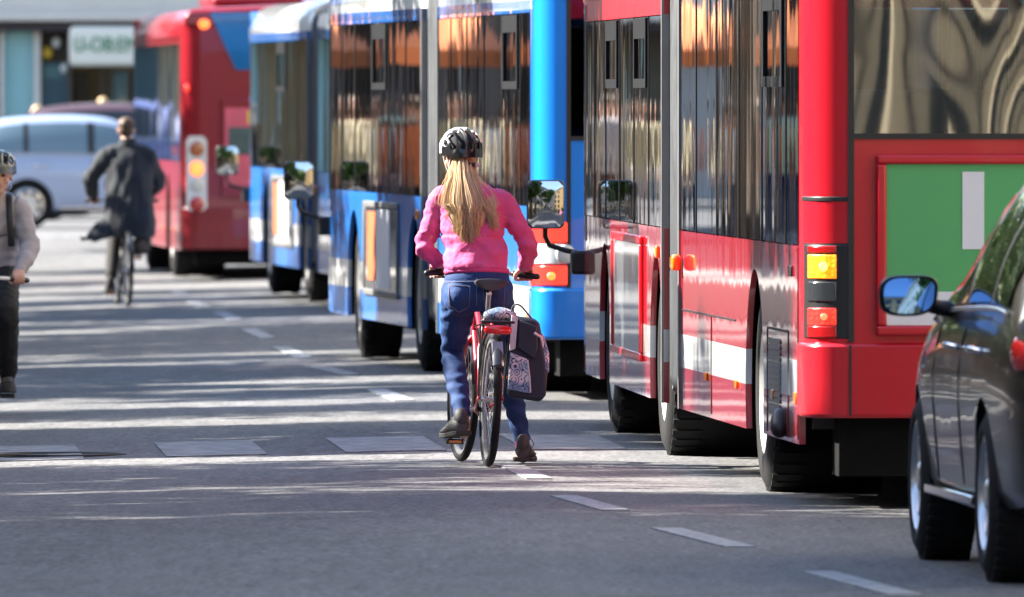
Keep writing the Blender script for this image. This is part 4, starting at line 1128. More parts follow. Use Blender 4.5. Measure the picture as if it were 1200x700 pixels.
# ------------------------------------------------------------------ people
def cloth(name, col, rough=.8, var=.12, vscale=12, bump=.0015, bscale=350, sheen=0): return mat(name, col, rough, var=var, vscale=vscale, bump=bump, bscale=bscale, sheen=sheen)
M['skin'] = mat('skin', (.55, .30, .21), .5, var=.08, vscale=25)
M['pink'] = cloth('pink_knit', (.58, .090, .240), var=.07, bump=.0012, bscale=200)
M['pink_rib'] = cloth('pink_rib', (.56, .06, .20), bump=.003, bscale=120)
M['denim'] = cloth('blue_denim', (.005, .038, .145), var=.45, vscale=7, bump=.001, bscale=500)
M['denim_dark'] = cloth('denim_seam', (.012, .035, .11))
M['thread'] = cloth('denim_stitching', (.16, .15, .20))
M['sock'] = cloth('purple_sock', (.22, .02, .14))
M['shoe'] = cloth('dark_grey_shoe', (.05, .048, .05), .6)
M['sole'] = cloth('shoe_sole', (.028, .026, .025), .7)
M['lace'] = cloth('shoe_lace', (.3, .29, .3), .7)
M['hair'] = mat('blonde_hair', (.50, .345, .175), .42, var=.55, vscale=5, stretch=(14, 14, .6))
M['hair_light'] = mat('light_blonde_hair', (.66, .49, .29), .38, var=.2)
M['hair_deep'] = mat('deep_blonde_hair', (.27, .16, .075), .5, var=.2)
M['hair_brown'] = mat('brown_hair', (.07, .038, .02), .6, var=.3)
M['helmet_black'] = mat('black_helmet_shell', (.006, .006, .008), .3, 0, .4)
M['helmet_white'] = mat('white_helmet_shell', (.78, .79, .80), .2, 0, 1, var=.04)
M['helmet_grey'] = mat('grey_helmet_shell', (.10, .11, .10), .35, 0, .6)
M['foam'] = mat('helmet_foam', (.006, .006, .007), .9)
M['strap'] = cloth('helmet_strap', (.05, .05, .05))
M['strap_grey'] = cloth('helmet_strap_light', (.45, .45, .46))
M['coat'] = cloth('charcoal_coat', (.022, .026, .034), .85, bump=.002)
M['trouser_black'] = cloth('black_trousers', (.006, .006, .007))
M['jacket_grey'] = cloth('grey_jacket', (.33, .30, .305), .7, bump=.002)
M['eye'] = mat('eye', (.08, .05, .04), .2)
M['lips'] = mat('lips', (.42, .16, .14), .5)

def arm_chain(mb, sh, el, wr, r=(.052, .045, .038, .030)):
    sh, el, wr = Vector(sh), Vector(el), Vector(wr)
    mb.limb([sh, sh.lerp(el, .5), el, el.lerp(wr, .45), wr], [r[0], r[1], r[2], (r[2] + r[3])/2 + .002, r[3]], 14)

def leg_chain(mb, hip, kn, an, k=1.0, infl=0, rr=(.092, .078, .055, .056, .036)):
    hip, kn, an = Vector(hip), Vector(kn), Vector(an)
    f = Vector((0, 1, 0))
    mb.limb([hip, hip.lerp(kn, .5), kn, kn.lerp(an, .35) - f*.012, an], [q*k + infl for q in rr], 16)

def grip_hand(mb, c, u, wr, side):
    """fist closed round a bar at c; u points inwards along the bar"""
    c, u, wr = Vector(c), Vector(u).normalized(), Vector(wr)
    up = Vector((0, 0, 1)); up = (up - u*up.dot(u)).normalized(); f = u.cross(up)
    if f.y < 0 and wr.y < c.y: f = -f
    if f.y > 0 and wr.y > c.y: f = -f
    def at(off, ang, r): return c + u*off + (f*math.cos(R(ang)) + up*math.sin(R(ang)))*r
    mb.limb([wr, wr.lerp(at(0, 110, .046), .45), at(0, 112, .042), at(0, 78, .036)], [(.028, .022), (.036, .018), (.041, .015), (.038, .012)], 14, 4, ref=tuple(u))
    for off, end, r in ((.031, -95, .0092), (.0105, -112, .0096), (-.0105, -105, .0092), (-.030, -80, .0080)):
        k = [at(off, 85, .038), at(off, 40, .034), at(off, -5, .029), at(off, -50, .027), at(off, end, .026)]
        mb.limb(k, [r*1.1, r*1.05, r, r*.97, r*.88], 10, 3)
    mb.limb([at(.026, 140, .040), at(.050, 175, .034), at(.050, 215, .029), at(.038, 250, .027)], [.013, .0115, .0105, .009], 10, 3)

def open_hand(mb, wr, d, side):
    """relaxed hanging hand"""
    wr, d = Vector(wr), Vector(d).normalized(); f = Vector((0, 1, 0)); f = (f - d*f.dot(d)).normalized(); s = d.cross(f)
    mb.limb([wr, wr + d*.05, wr + d*.095], [(.018, .026), (.015, .040), (.012, .038)], 12, 4, ref=tuple(s))
    for o, L in ((.030, .070), (.010, .080), (-.010, .074), (-.029, .058)):
        b = wr + d*.092 + f*o
        mb.limb([b, b + d*L*.5 - s*side*.006, b + d*L*.85 - s*side*.022], [.0092, .0085, .0072], 8, 3)
    mb.limb([wr + d*.03 + f*.028, wr + d*.065 + f*.050, wr + d*.10 + f*.052], [.012, .0105, .0085], 8, 3)

def head_shells(mb, c, yaw, pitch, nk, k=1.0):
    """skull, jaw, nose, ears and neck; the face looks along +y turned by yaw"""
    rot = Matrix.Rotation(R(yaw), 3, 'Z') @ Matrix.Rotation(R(pitch), 3, 'X')
    c = Vector(c); P = lambda x, y, z: c + rot @ Vector((x, y, z)) * k
    q = lambda a, b, d: (a*k, b*k, d*k)
    mb.ball(P(0, -.005, .02), q(.074, .094, .092), 20, 14, rot)
    mb.ball(P(0, .022, -.045), q(.058, .068, .070), 18, 12, rot)
    mb.ball(P(0, .058, -.095), q(.030, .028, .024), 12, 8, rot)
    mb.limb([P(0, .084, .012), P(0, .102, -.022), P(0, .088, -.034)], [.009*k, .015*k, .012*k], 10, 3)
    for s in (-1, 1):
        mb.ball(P(s*.076, -.008, -.012), q(.010, .020, .032), 10, 8, rot)
        mb.ball(P(s*.045, .062, -.03), q(.022, .022, .022), 10, 8, rot)
        mb.ball(P(s*.030, .083, .022), q(.026, .010, .010), 10, 8, rot)
    nk = Vector(nk)
    mb.limb([nk - Vector((0, 0, .05)), nk, P(0, -.02, -.07), P(0, -.01, -.02)], [.062*k, .054*k, .050*k, .05*k], 16)
    return P, rot

def face(body, P, rot, k=1.0):
    for s in (-1, 1):
        e = MB().ball(P(s*.031, .0835, .003), (.0125*k, .010*k, .0085*k), 10, 8, rot); e.build('eye', M['eye'], body, 60)
    MB().ball(P(0, .085, -.062), (.024*k, .010*k, .009*k), 12, 8, rot).build('mouth', M['lips'], body, 60)

def shoe(parent, heel, d, up=(0, 0, 1), L=.265, m=None, sole=None, lace=True, toe_drop=0):
    """low shoe: heel on the sole line, d points to the toe"""
    h, d, up = Vector(heel), Vector(d).normalized(), Vector(up); up = (up - d*up.dot(d)).normalized(); s = d.cross(up)
    out = []
    tab = [(0.0, .030, .036, .050), (.06, .041, .046, .088), (.2, .043, .048, .102), (.35, .043, .046, .094), (.5, .047, .047, .072), (.65, .052, .051, .056), (.8, .050, .049, .046), (.92, .038, .038, .036), (1.0, .014, .014, .020)]
    rings = []
    for t, wd, ws, ht in tab:
        ring = []
        for j in range(16):
            a = 2*PI*j/16; cz = math.sin(a)
            ring.append(h + d*(t*L) + s*(wd*math.cos(a)*(1 if cz < .3 else .86)) + up*(.018 + ht*.5 + ht*.5*max(-.9, cz)))
        rings.append(ring)
    u = MB().loft(rings)
    uo = u.build('shoe', m or M['shoe'], parent, 60)
    sr = []
    for t, wd, ws, ht in tab:
        tz = .012 * max(0, (t - .7) / .3)
        sr.append([h + d*(t*L*1.02 - .004) + s*(a*ws*1.08) + up*(b + tz) for a, b in ((-1, .002), (1, .002), (1.02, .026), (-1.02, .026))])
    MB().loft(sr).build('sole', sole or M['sole'], uo, 40, bevel=.004)
    if lace:
        l_ = MB()
        for t in (.38, .48, .58):
            tt = lerp_tab(tab, t); z = .018 + tt[2] + .002
            l_.tube([h + d*(t*L) + s*(tt[0]*.6*q) + up*(z - .012*abs(q)) for q in (-1, -.5, 0, .5, 1)], .0035, 6)
        q = h + d*.36*L + up*.115
        l_.tube([q, q + s*.03 + up*.012, q + s*.05 - up*.02, q + s*.035 - up*.05], .003, 6)
        l_.build('laces', M['lace'], uo, 60)
    collar = MB().limb([h + d*.06*L + up*.085 + d*.01, h + d*.06*L + up*.112 + d*.015], [(.036, .042), (.034, .040)], 14, 2, ref=tuple(s))
    collar.build('shoe_collar', m or M['shoe'], uo, 60)
    return uo

def helmet(parent, P, rot, k, white=True, base=None):
    """vented shell over dark foam, with rear dial and straps"""
    c0 = P(0, 0, 0)
    def pt(az, th, lift):
        drop = max(0, abs(az) - 88)*.0022 + max(0, th - 180)*.0014 + max(0, -th)*.0015
        az, th = max(-88, min(88, az)), max(0, min(180, th)); a, t = R(az), R(th)
        q = Vector((math.sin(a)*(.088 + lift), math.cos(t)*math.cos(a)*(.116 + lift) - .004, .050 + math.sin(t)*math.cos(a)*(.084 + lift) - drop))
        # the shell stops on a line that dips towards the nape
        lim = .004 - .62*max(0, -q.y - .055) + .10*max(0, q.y - .04)
        low = q.z < lim
        if low: q.z = lim
        return q, low
    na, nth = 80, 92
    vents = [(azc, thc, 9.6 if azc else 8.0, hl) for azc in (0, 25, -25, 50, -50) for thc, hl in ((45, 28), (146, 48))] + [(s*73, thc, 7.0, hl) for s in (-1, 1) for thc, hl in ((50, 24), (135, 36))]
    def is_vent(az, th): return any(((az - a)/w_)**4 + ((th - t)/h_)**4 < 1 for a, t, w_, h_ in vents)
    fo = MB(); g = []
    for i in range(na + 1):
        for j in range(nth + 1):
            q, low = pt(-110 + 220*i/na, -20 + 245*j/nth, -.008); g.append(c0 + rot @ (q*k))
    fs = [(i*(nth+1)+j, i*(nth+1)+j+1, (i+1)*(nth+1)+j+1, (i+1)*(nth+1)+j) for i in range(na) for j in range(nth)]
    fo.add(g, fs); h = fo.build('helmet', M['foam'], parent, 60)
    sh = MB(); g = []; n2 = nth + 1; keep = []; mats_ = []
    for L in (.020, .004):
        for i in range(na + 1):
            for j in range(nth + 1):
                az, th = -110 + 220*i/na, -20 + 245*j/nth
                v = min(1, min(((((az - a)/w_)**2 + ((th - t)/h_)**2) for a, t, w_, h_ in vents)) - 1) if L > .01 else 0
                q, low = pt(az, th, L - (.005*(1 - max(0, min(1, v*1.4))) if L > .01 else 0)); g.append(c0 + rot @ (q*k))
    tot = (na + 1)*n2; full = {}
    for i in range(na):
        for j in range(nth):
            az, th = -110 + 220*(i + .5)/na, -20 + 245*(j + .5)/nth
            if not is_vent(az, th): full[(i, j)] = 0 if (white and (th < 112 - .15*abs(az) or (50 < abs(az) < 66 and th < 158)) and abs(az) < 90) else 1
    sh.v = [tuple(p) for p in g]
    def F(m_, *ix): sh.f.append(ix); sh.mi.append(m_)
    for (i, j), m_ in full.items():
        a = i*n2 + j; F(m_, a, a+1, a+n2+1, a+n2)
        for (di, dj), (p, q) in (((-1, 0), (a, a+1)), ((1, 0), (a+n2, a+n2+1)), ((0, -1), (a, a+n2)), ((0, 1), (a+1, a+n2+1))):
            if (i+di, j+dj) not in full: F(m_, p, q, q + tot, p + tot)
    sh.build('helmet_shell', [M['helmet_white'], M['helmet_black']] if white else [base, base], h, 45)
    if white:
        d = MB().box(-.03, .03, -.126, -.104, -.062, -.040); d.v = [tuple(P(*v)) for v in d.v]; d.build('fit_dial', M['black'], h, 40, bevel=.004)
        for s in (-1, 1):
            q = MB().box(s*.043 - .016, s*.043 + .016, -.120, -.100, -.062, -.044); q.v = [tuple(P(*v)) for v in q.v]; q.build('fit_clip', M['strap_grey'], h, 40, bevel=.003)
    for s in (-1, 1):
        st = MB()
        for a, b in (((s*.078, -.05, .0), (s*.074, .005, -.085)), ((s*.080, .055, .02), (s*.074, .005, -.085)), ((s*.074, .005, -.085), (s*.03, .055, -.118))):
            A, B2 = P(*a), P(*b); st.limb([A, A.lerp(B2, .5) + (A.lerp(B2, .5) - P(0, 0, -.05))*.05, B2], [(.008, .002)]*3, 8, 2, ref=(0, 1, 0))
        st.build('chin_strap', M['strap'] if s > 0 else M['strap_grey'], h, 60)
    return h

def fold_noise(sx, sy, sz, amp, seed=0):
    def f(p):
        q = Vector((p.x*sx + seed, p.y*sy, p.z*sz))
        return amp*(noise.noise(q)*.7 + .5*noise.noise(q*2.3 + Vector((7, 3, 1))))
    return f

# ---------------- the woman in pink
def woman():
    J = dict(head=(-.142, .60, 1.585), nk=(-.102, .535, 1.475), shL=(-.255, .52, 1.355), shR=(.075, .52, 1.350),
             elL=(-.325, .545, 1.115), elR=(.205, .545, 1.125), wrL=(-.288, .735, 1.005), wrR=(.172, .735, 1.010),
             hipL=(-.148, .42, .885), hipR=(.035, .42, .885), knL=(-.185, .64, .565), knR=(.095, .60, .50), anL=(-.128, .345, .235), anR=(.178, .545, .105))
    dl = Vector((-.34, .92, -.10))
    p = thing('person', 'woman in pink sweater and blue jeans with long blonde hair, astride the red bicycle', 'person', (WX, WY, 0))
    (gl, gr), (pl, pr) = bike_points(BIKE, p)
    J['wrL'] = gl + Vector((.005, -.075, .045)); J['wrR'] = gr + Vector((-.005, -.075, .045))
    mb = MB()
    P, rot = head_shells(mb, J['head'], 24, -4, J['nk'], .97)
    mb.limb([(-.062, .42, .90), (-.065, .43, 1.0), (-.072, .46, 1.10), (-.085, .50, 1.25), (-.095, .515, 1.38), (-.10, .53, 1.45)], [(.155, .10), (.14, .095), (.125, .085), (.14, .10), (.145, .085), (.06, .055)], 20)
    for s in 'LR':
        arm_chain(mb, J['sh'+s], J['el'+s], J['wr'+s], (.048, .042, .035, .026))
        leg_chain(mb, J['hip'+s], J['kn'+s], J['an'+s], .78)
        a = Vector(J['an'+s]); mb.limb([a, a + Vector((0, .02, -.06)), a + Vector((0, .12, -.07))], [.034, .036, .028], 12)
    # grips of the leaned, turned bicycle
    grip_hand(mb, gl, (1, .10, 0), J['wrL'], -1); grip_hand(mb, gr, (-1, .10, 0), J['wrR'], 1)
    body = mesh_obj('body', remesh(mb, .0055, 3), M['skin'], p)
    face(body, P, rot, .97)
    # sweater
    sw = MB()
    sw.limb([(-.060, .425, .992), (-.062, .435, 1.04), (-.068, .46, 1.12), (-.082, .495, 1.24), (-.092, .512, 1.34), (-.098, .525, 1.41), (-.102, .535, 1.455)],
            [(.168, .118), (.166, .117), (.158, .112), (.166, .122), (.176, .116), (.135, .092), (.068, .066)], 24, 4, round_caps=False)
    for s in 'LR':
        sg = -1 if s == 'L' else 1
        sh, el, wr = Vector(J['sh'+s]), Vector(J['el'+s]), Vector(J['wr'+s])
        inn = sh + Vector((-sg*.07, 0, .015))
        cuff = el.lerp(wr, .92)
        sw.limb([inn, sh, sh.lerp(el, .45), el + Vector((sg*.002, 0, 0)), el.lerp(wr, .5), el.lerp(wr, .80), cuff], [.070, .063, .054, .048, .045, .041, .034], 18)
    def fold(q):
        v = fold_noise(8, 8, 12, .013)(q) + fold_noise(22, 22, 30, .0055, 3)(q)
        if q.z < 1.18 and -.26 < q.x < .13: v += .008*math.sin((q.z*52) + 5*noise.noise(Vector((q.x*6, q.y*6, 2))) + q.x*9)   # gathers above the hem
        if abs(q.x + .07) > .2 and q.z < 1.2: v += .007*math.sin((q.z*70 + q.y*60) + 4*noise.noise(q*9))                        # sleeve creases
        return v
    swo = mesh_obj('sweater', remesh(sw, .0075, 5, folds=fold), M['pink'], p)
    rb = MB()
    rb.limb([(-.060, .425, .978), (-.060, .426, .99), (-.060, .427, 1.008)], [(.160, .112), (.169, .120), (.166, .118)], 28, 3, round_caps=False)
    rb.build('hem_band', M['pink_rib'], swo, 60)
    for s in 'LR':
        el, wr = Vector(J['el'+s]), Vector(J['wr'+s])
        MB().limb([el.lerp(wr, .88), el.lerp(wr, 1.02)], [.040, .0345], 18, 4, round_caps=False).build('cuff', M['pink_rib'], swo, 60)
    MB().limb([(-.103, .536, 1.452), (-.105, .540, 1.475)], [(.064, .062), (.060, .058)], 20, 2, round_caps=False).build('collar', M['pink_rib'], swo, 60)
    # jeans
    jn = MB()
    jn.limb([(-.058, .430, .800), (-.058, .425, .86), (-.058, .418, .93), (-.060, .425, .985)], [(.150, .110), (.180, .128), (.172, .122), (.152, .106)], 22, 4, round_caps=False)
    for x in (-.140, .022): jn.ball((x, .385, .865), (.092, .100, .105), 16, 12)
    for s in 'LR':
        hip, kn, an = Vector(J['hip'+s]), Vector(J['kn'+s]), Vector(J['an'+s])
        hem = kn.lerp(an, .93)
        jn.limb([hip + Vector((0, 0, .02)), hip.lerp(kn, .3), hip.lerp(kn, .65), kn, kn.lerp(an, .35) - Vector((0, .012, 0)), kn.lerp(an, .7), hem], [.094, .089, .073, .060, .059, .049, .044], 18)
    def jf(q):
        v = fold_noise(10, 10, 16, .006, 4)(q)
        if q.z < .80: v += .0035*math.sin(q.z*85 + 5*noise.noise(q*7))
        return v
    jo = mesh_obj('jeans', remesh(jn, .0075, 4, folds=jf), M['denim'], p)
    MB().limb([(-.059, .421, .945), (-.059, .421, .96), (-.06, .423, .980)], [(.168, .119), (.168, .119), (.162, .114)], 28, 2, round_caps=False).build('waistband', M['denim'], jo, 60)
    # pocket stitching and seat seam follow the cloth surface
    from mathutils.bvhtree import BVHTree
    bv = BVHTree.FromPolygons([v.co for v in jo.data.vertices], [tuple(f.vertices) for f in jo.data.polygons])
    def onto(x, z, off=.003):
        h = bv.ray_cast(Vector((x, -1, z)), Vector((0, 1, 0)))
        return (h[0] + Vector((0, -off, 0))) if h[0] else None
    def stitched(pts, nm, r=.0022):
        q = []
        for a, b in zip(pts, pts[1:]):
            for i in range(6): q.append((a[0] + (b[0]-a[0])*i/6, a[1] + (b[1]-a[1])*i/6))
        q.append(pts[-1]); w3 = [onto(*k) for k in q]; w3 = [k for k in w3 if k]
        if len(w3) > 2: MB().tube(w3, r, 6).build(nm, M['thread'], jo, 60)
    for c in (-.148, .030):
        stitched([(c - .055, .925), (c + .055, .920), (c + .050, .815), (c, .785), (c - .050, .82), (c - .055, .925)], 'back_pocket')
    stitched([(-.059, .965), (-.059, .90), (-.060, .82)], 'seat_seam')
    stitched([(-.225, .94), (-.06, .945), (.108, .94)], 'yoke_seam')
    # socks and shoes
    for s in 'LR':
        kn, an = Vector(J['kn'+s]), Vector(J['an'+s])
        MB().limb([kn.lerp(an, .86), an + Vector((0, .004, -.03))], [.037, .035], 14, 3).build('sock', M['sock'], p, 60)
    shoe(p, foot_on(pl, dl, .27) + Vector((-.012, 0, 0)), dl, L=.27)
    shoe(p, (.176, .475, .012), (.10, .95, -.02), L=.27)
    # helmet
    helmet(p, P, rot, .99)
    # hair: strands from under the helmet down the back
    rnd = random.Random(5)
    hb = MB(); hair_base = []
    hb.ball(P(0, -.03, .0), (.074, .074, .085), 18, 12, rot)
    hb.limb([(-.135, .540, 1.56), (-.128, .475, 1.45), (-.108, .400, 1.33), (-.100, .375, 1.24), (-.098, .37, 1.20)], [(.052, .05), (.058, .036), (.100, .026), (.085, .018), (.045, .008)], 18)
    hair = mesh_obj('hair', remesh(hb, .008, 3), M['hair'], p)
    st = MB()
    for i in range(1900):
        u = rnd.uniform(-1, 1); lay = rnd.random(); st.m = rnd.choice((0, 0, 0, 1, 1, 2))
        side = u > .5 and rnd.random() < .5
        c_ = math.sqrt(1 - min(1, u*u))
        x0, y0 = -.134 + u*.062, .600 - .108*c_
        z0 = 1.562 + rnd.uniform(-.02, .01)
        end = 1.135 + abs(u)**1.6*.09 + rnd.random()**2.2*.16
        if side: end = 1.20 + rnd.random()*.07
        lock = .011*math.sin(u*13 + 1.3) + .006*math.sin(u*33)
        xe = (-.100 + u*.080 + lock) if not side else (.010 + .045*rnd.random())
        xm = -.113 + u*.118 + lock*.6 + (.014 if side else 0)
        w_ = rnd.gauss(0, .008 if i % 12 else .024); off = .004 + .020*lay + (.012*math.sin(u*21) if lay > .4 else 0)
        ym = .378 + .07*u*u - off; ye = .352 + .07*u*u - off + rnd.uniform(-.004, .010)
        pts = [(x0, y0 - off*.5, z0), (x0*.78 + xm*.22 + w_*.4, min(y0*.55 + ym*.45, .452 + .05*u*u) - off*.6, 1.475), (xm + w_, ym - .006, 1.345), (xm*.4 + xe*.6 - w_*.6, (ym + ye)/2 - .004, (1.345 + end)/2), (xe + w_, ye, end)]
        rr = rnd.uniform(.0009, .0022)
        st.limb(pts, [rr*.8, rr, rr, rr*.8, rr*.15], 5, 3, round_caps=False)
    st.build('hair_strands', [M['hair'], M['hair_light'], M['hair_deep']], hair, 60)
    return p
woman()

# ---------------- pannier bag
def pattern_cloth():
    m = mat('floral_bag_cloth', (.62, .66, .72), .6, var=.1)
    t = m.node_tree; p = t.nodes['Principled BSDF']; tc = next(n for n in t.nodes if n.type == 'TEX_COORD')
    v = _node(t, 'ShaderNodeTexVoronoi'); v.inputs['Scale'].default_value = 24; t.links.new(tc.outputs['Object'], v.inputs['Vector'])
    s = _node(t, 'ShaderNodeMath', operation='MULTIPLY'); s.inputs[1].default_value = 22; t.links.new(v.outputs['Distance'], s.inputs[0])
    c = _node(t, 'ShaderNodeMath', operation='SINE'); t.links.new(s.outputs[0], c.inputs[0])
    n = _node(t, 'ShaderNodeTexNoise'); n.inputs['Scale'].default_value = 30; t.links.new(tc.outputs['Object'], n.inputs['Vector'])
    a = _node(t, 'ShaderNodeMath', operation='ADD'); t.links.new(c.outputs[0], a.inputs[0]); t.links.new(n.outputs[0], a.inputs[1])
    g = _node(t, 'ShaderNodeMath', operation='GREATER_THAN'); g.inputs[1].default_value = 1.22; t.links.new(a.outputs[0], g.inputs[0])
    n2 = _node(t, 'ShaderNodeTexNoise'); n2.inputs['Scale'].default_value = 9; t.links.new(tc.outputs['Object'], n2.inputs['Vector'])
    cr = _node(t, 'ShaderNodeValToRGB'); cr.color_ramp.elements[0].position = .42; cr.color_ramp.elements[0].color = (.16, .27, .42, 1); cr.color_ramp.elements[1].position = .55; cr.color_ramp.elements[1].color = (.60, .63, .66, 1)
    t.links.new(n2.outputs[0], cr.inputs[0])
    mx = _node(t, 'ShaderNodeMix', data_type='RGBA'); t.links.new(g.outputs[0], mx.inputs[0]); t.links.new(cr.outputs[0], mx.inputs[6]); mx.inputs[7].default_value = (.02, .03, .06, 1)
    t.links.new(mx.outputs[2], p.inputs['Base Color'])
    return m
M['floral'] = pattern_cloth()
M['bag_navy'] = cloth('navy_bag_canvas', (.006, .012, .030), .6, bump=.002)
M['bag_trim'] = cloth('light_bag_trim', (.55, .57, .60), .6)
def pannier():
    b = thing('pannier_bag', 'navy and white floral pannier bag hanging from the red bicycle rack', 'bag', (WX, WY, 0), (0, R(3), 0))
    sh = [(.075, .372), (.10, .362), (.25, .350), (.275, .385), (.278, .50), (.262, .60), (.225, .745), (.20, .77), (.085, .78)]
    MB().prism(sh, 1, -.205, .09).build('bag_body', M['bag_navy'], b, 40, bevel=.022, seg=3)
    lo = [(.080, .405), (.195, .390), (.188, .475), (.170, .565), (.082, .595)]
    MB().prism(lo, 1, -.216, -.200).build('floral_panel', M['floral'], b, 40, bevel=.004)
    fl = [(.115, .618), (.205, .565), (.222, .62), (.212, .735), (.12, .765)]
    MB().prism(fl, 1, -.224, -.200).build('top_flap', M['bag_navy'], b, 40, bevel=.008)
    MB().prism([(.076, .60), (.108, .615), (.112, .77), (.078, .785)], 1, -.218, -.2).build('edge_strip', M['bag_trim'], b, 40, bevel=.004)
    MB().prism([(.216, .565), (.262, .50), (.287, .50), (.280, .60), (.245, .70), (.226, .68)], 1, -.20, .06).build('side_pocket', M['floral'], b, 40, bevel=.016, seg=3)
    MB().tube([(.196, .0 - .225, .395), (.188, -.226, .475), (.172, -.226, .56)], .004, 6).build('piping', M['bag_trim'], b, 60)
    s = MB(); s.limb([(.075, -.10, .775), (.085, -.12, .83), (.12, -.13, .835), (.165, -.13, .79), (.19, -.12, .762)], [(.016, .005)]*5, 10, 4, ref=(0, 1, 0))
    s.build('carry_strap', M['bag_navy'], b, 60)
    MB().box(.06, .085, -.14, .02, .74, .80).build('hook', M['black'], b, 40, bevel=.006)
    MB().limb([(-.035, -.10, .772), (.02, -.11, .785), (.075, -.10, .778)], [(.032, .05), (.036, .055), (.03, .05)], 16, 4, ref=(0, 0, 1)).build('rolled_cover', M['floral'], b, 60)
    MB().tube([(.20, -.226, .70), (.235, -.21, .68), (.25, -.19, .62)], .008, 8).build('buckle_strap', M['bag_trim'], b, 60)
pannier()

# ---------------- the man in the long coat
def coat_man():
    Y = 136.5; X = gx(150, Y)
    bk = make_bike('black bicycle ridden away by the man in the long coat', (X, Y, road_z(X, Y)), 7, 0, M['bike_black'], pedal=-100, bar=(.70, 1.0), bar_w=.33)
    p = thing('person', 'man in long charcoal coat cycling away beside the far red bus', 'person', (X, Y, road_z(X, Y)))
    J = dict(head=(-.025, .36, 1.665), nk=(-.01, .30, 1.53), shL=(-.20, .30, 1.42), shR=(.185, .30, 1.42), elL=(-.37, .36, 1.20), elR=(.27, .42, 1.18),
             wrL=(-.33, .62, 1.03), wrR=(.27, .64, 1.02), hipL=(-.10, .27, .93), hipR=(.10, .27, .93), knL=(-.13, .66, .80), knR=(.13, .56, .56), anL=(-.15, .50, .44), anR=(.11, .40, .19))
    (gl, gr), (pl, pr) = bike_points(bk, p); o = Vector((0, -.075, .045)); J['wrL'], J['wrR'] = gl + o, gr + o
    hl, hr = foot_on(pl, (-.05, 1, -.1), .29), foot_on(pr, (.05, 1, -.05), .29); J['anL'] = hl + Vector((0, .06, .10)); J['anR'] = hr + Vector((0, .06, .10))
    mb = MB(); P, rot = head_shells(mb, J['head'], 0, 0, J['nk'])
    mb.limb([(0, .27, .92), (0, .28, 1.2), (0, .30, 1.42)], [(.15, .1), (.15, .1), (.15, .09)], 16)
    for s in 'LR':
        arm_chain(mb, J['sh'+s], J['el'+s], J['wr'+s]); leg_chain(mb, J['hip'+s], J['kn'+s], J['an'+s])
    grip_hand(mb, gl, (1, .1, 0), J['wrL'], -1); grip_hand(mb, gr, (-1, .1, 0), J['wrR'], 1)
    body = mesh_obj('body', remesh(mb, .009, 3), M['skin'], p); face(body, P, rot)
    h = MB().ball(P(0, -.018, .042), (.084, .092, .080), 20, 12, rot); h.ball(P(0, -.055, -.01), (.072, .05, .065), 16, 10, rot)
    mesh_obj('hair', remesh(h, .01, 2, folds=fold_noise(40, 40, 40, .006)), M['hair_brown'], p)
    c = MB()
    c.limb([(.005, .24, .66), (.005, .235, .80), (.005, .25, 1.0), (.0, .28, 1.2), (-.005, .29, 1.38), (-.008, .295, 1.46), (-.01, .30, 1.55)],
           [(.255, .20), (.245, .19), (.225, .16), (.22, .155), (.205, .13), (.15, .10), (.068, .066)], 24, 4, round_caps=False)
    for s in 'LR':
        sg = -1 if s == 'L' else 1; sh, el, wr = Vector(J['sh'+s]), Vector(J['el'+s]), Vector(J['wr'+s])
        c.limb([sh + Vector((-sg*.08, 0, .015)), sh, sh.lerp(el, .5), el, el.lerp(wr, .5), el.lerp(wr, .93)], [.09, .085, .078, .074, .068, .058], 16)
    c.limb([(-.12, .20, .84), (-.24, .12, .72), (-.36, .05, .64), (-.44, .02, .645)], [(.10, .05), (.10, .035), (.07, .02), (.02, .01)], 14, 4)   # the tail blown sideways
    co = mesh_obj('coat', remesh(c, .012, 4, folds=fold_noise(9, 6, 3, .022)), M['coat'], p)
    MB().limb([(-.01, .297, 1.52), (-.012, .302, 1.575)], [(.088, .082), (.078, .075)], 18, 2, round_caps=False).build('collar', M['coat'], co, 60)
    t = MB()
    for s in 'LR':
        hip, kn, an = Vector(J['hip'+s]), Vector(J['kn'+s]), Vector(J['an'+s])
        t.limb([hip, hip.lerp(kn, .5), kn, kn.lerp(an, .4), kn.lerp(an, .92)], [.105, .09, .072, .07, .06], 14)
    t.ball((0, .25, .93), (.17, .13, .12))
    mesh_obj('trousers', remesh(t, .012, 3), M['trouser_black'], p)
    shoe(p, hl, (-.05, 1, -.1), L=.29, lace=False, m=M['trouser_black']); shoe(p, hr, (.05, 1, -.05), L=.29, lace=False, m=M['trouser_black'])
coat_man()

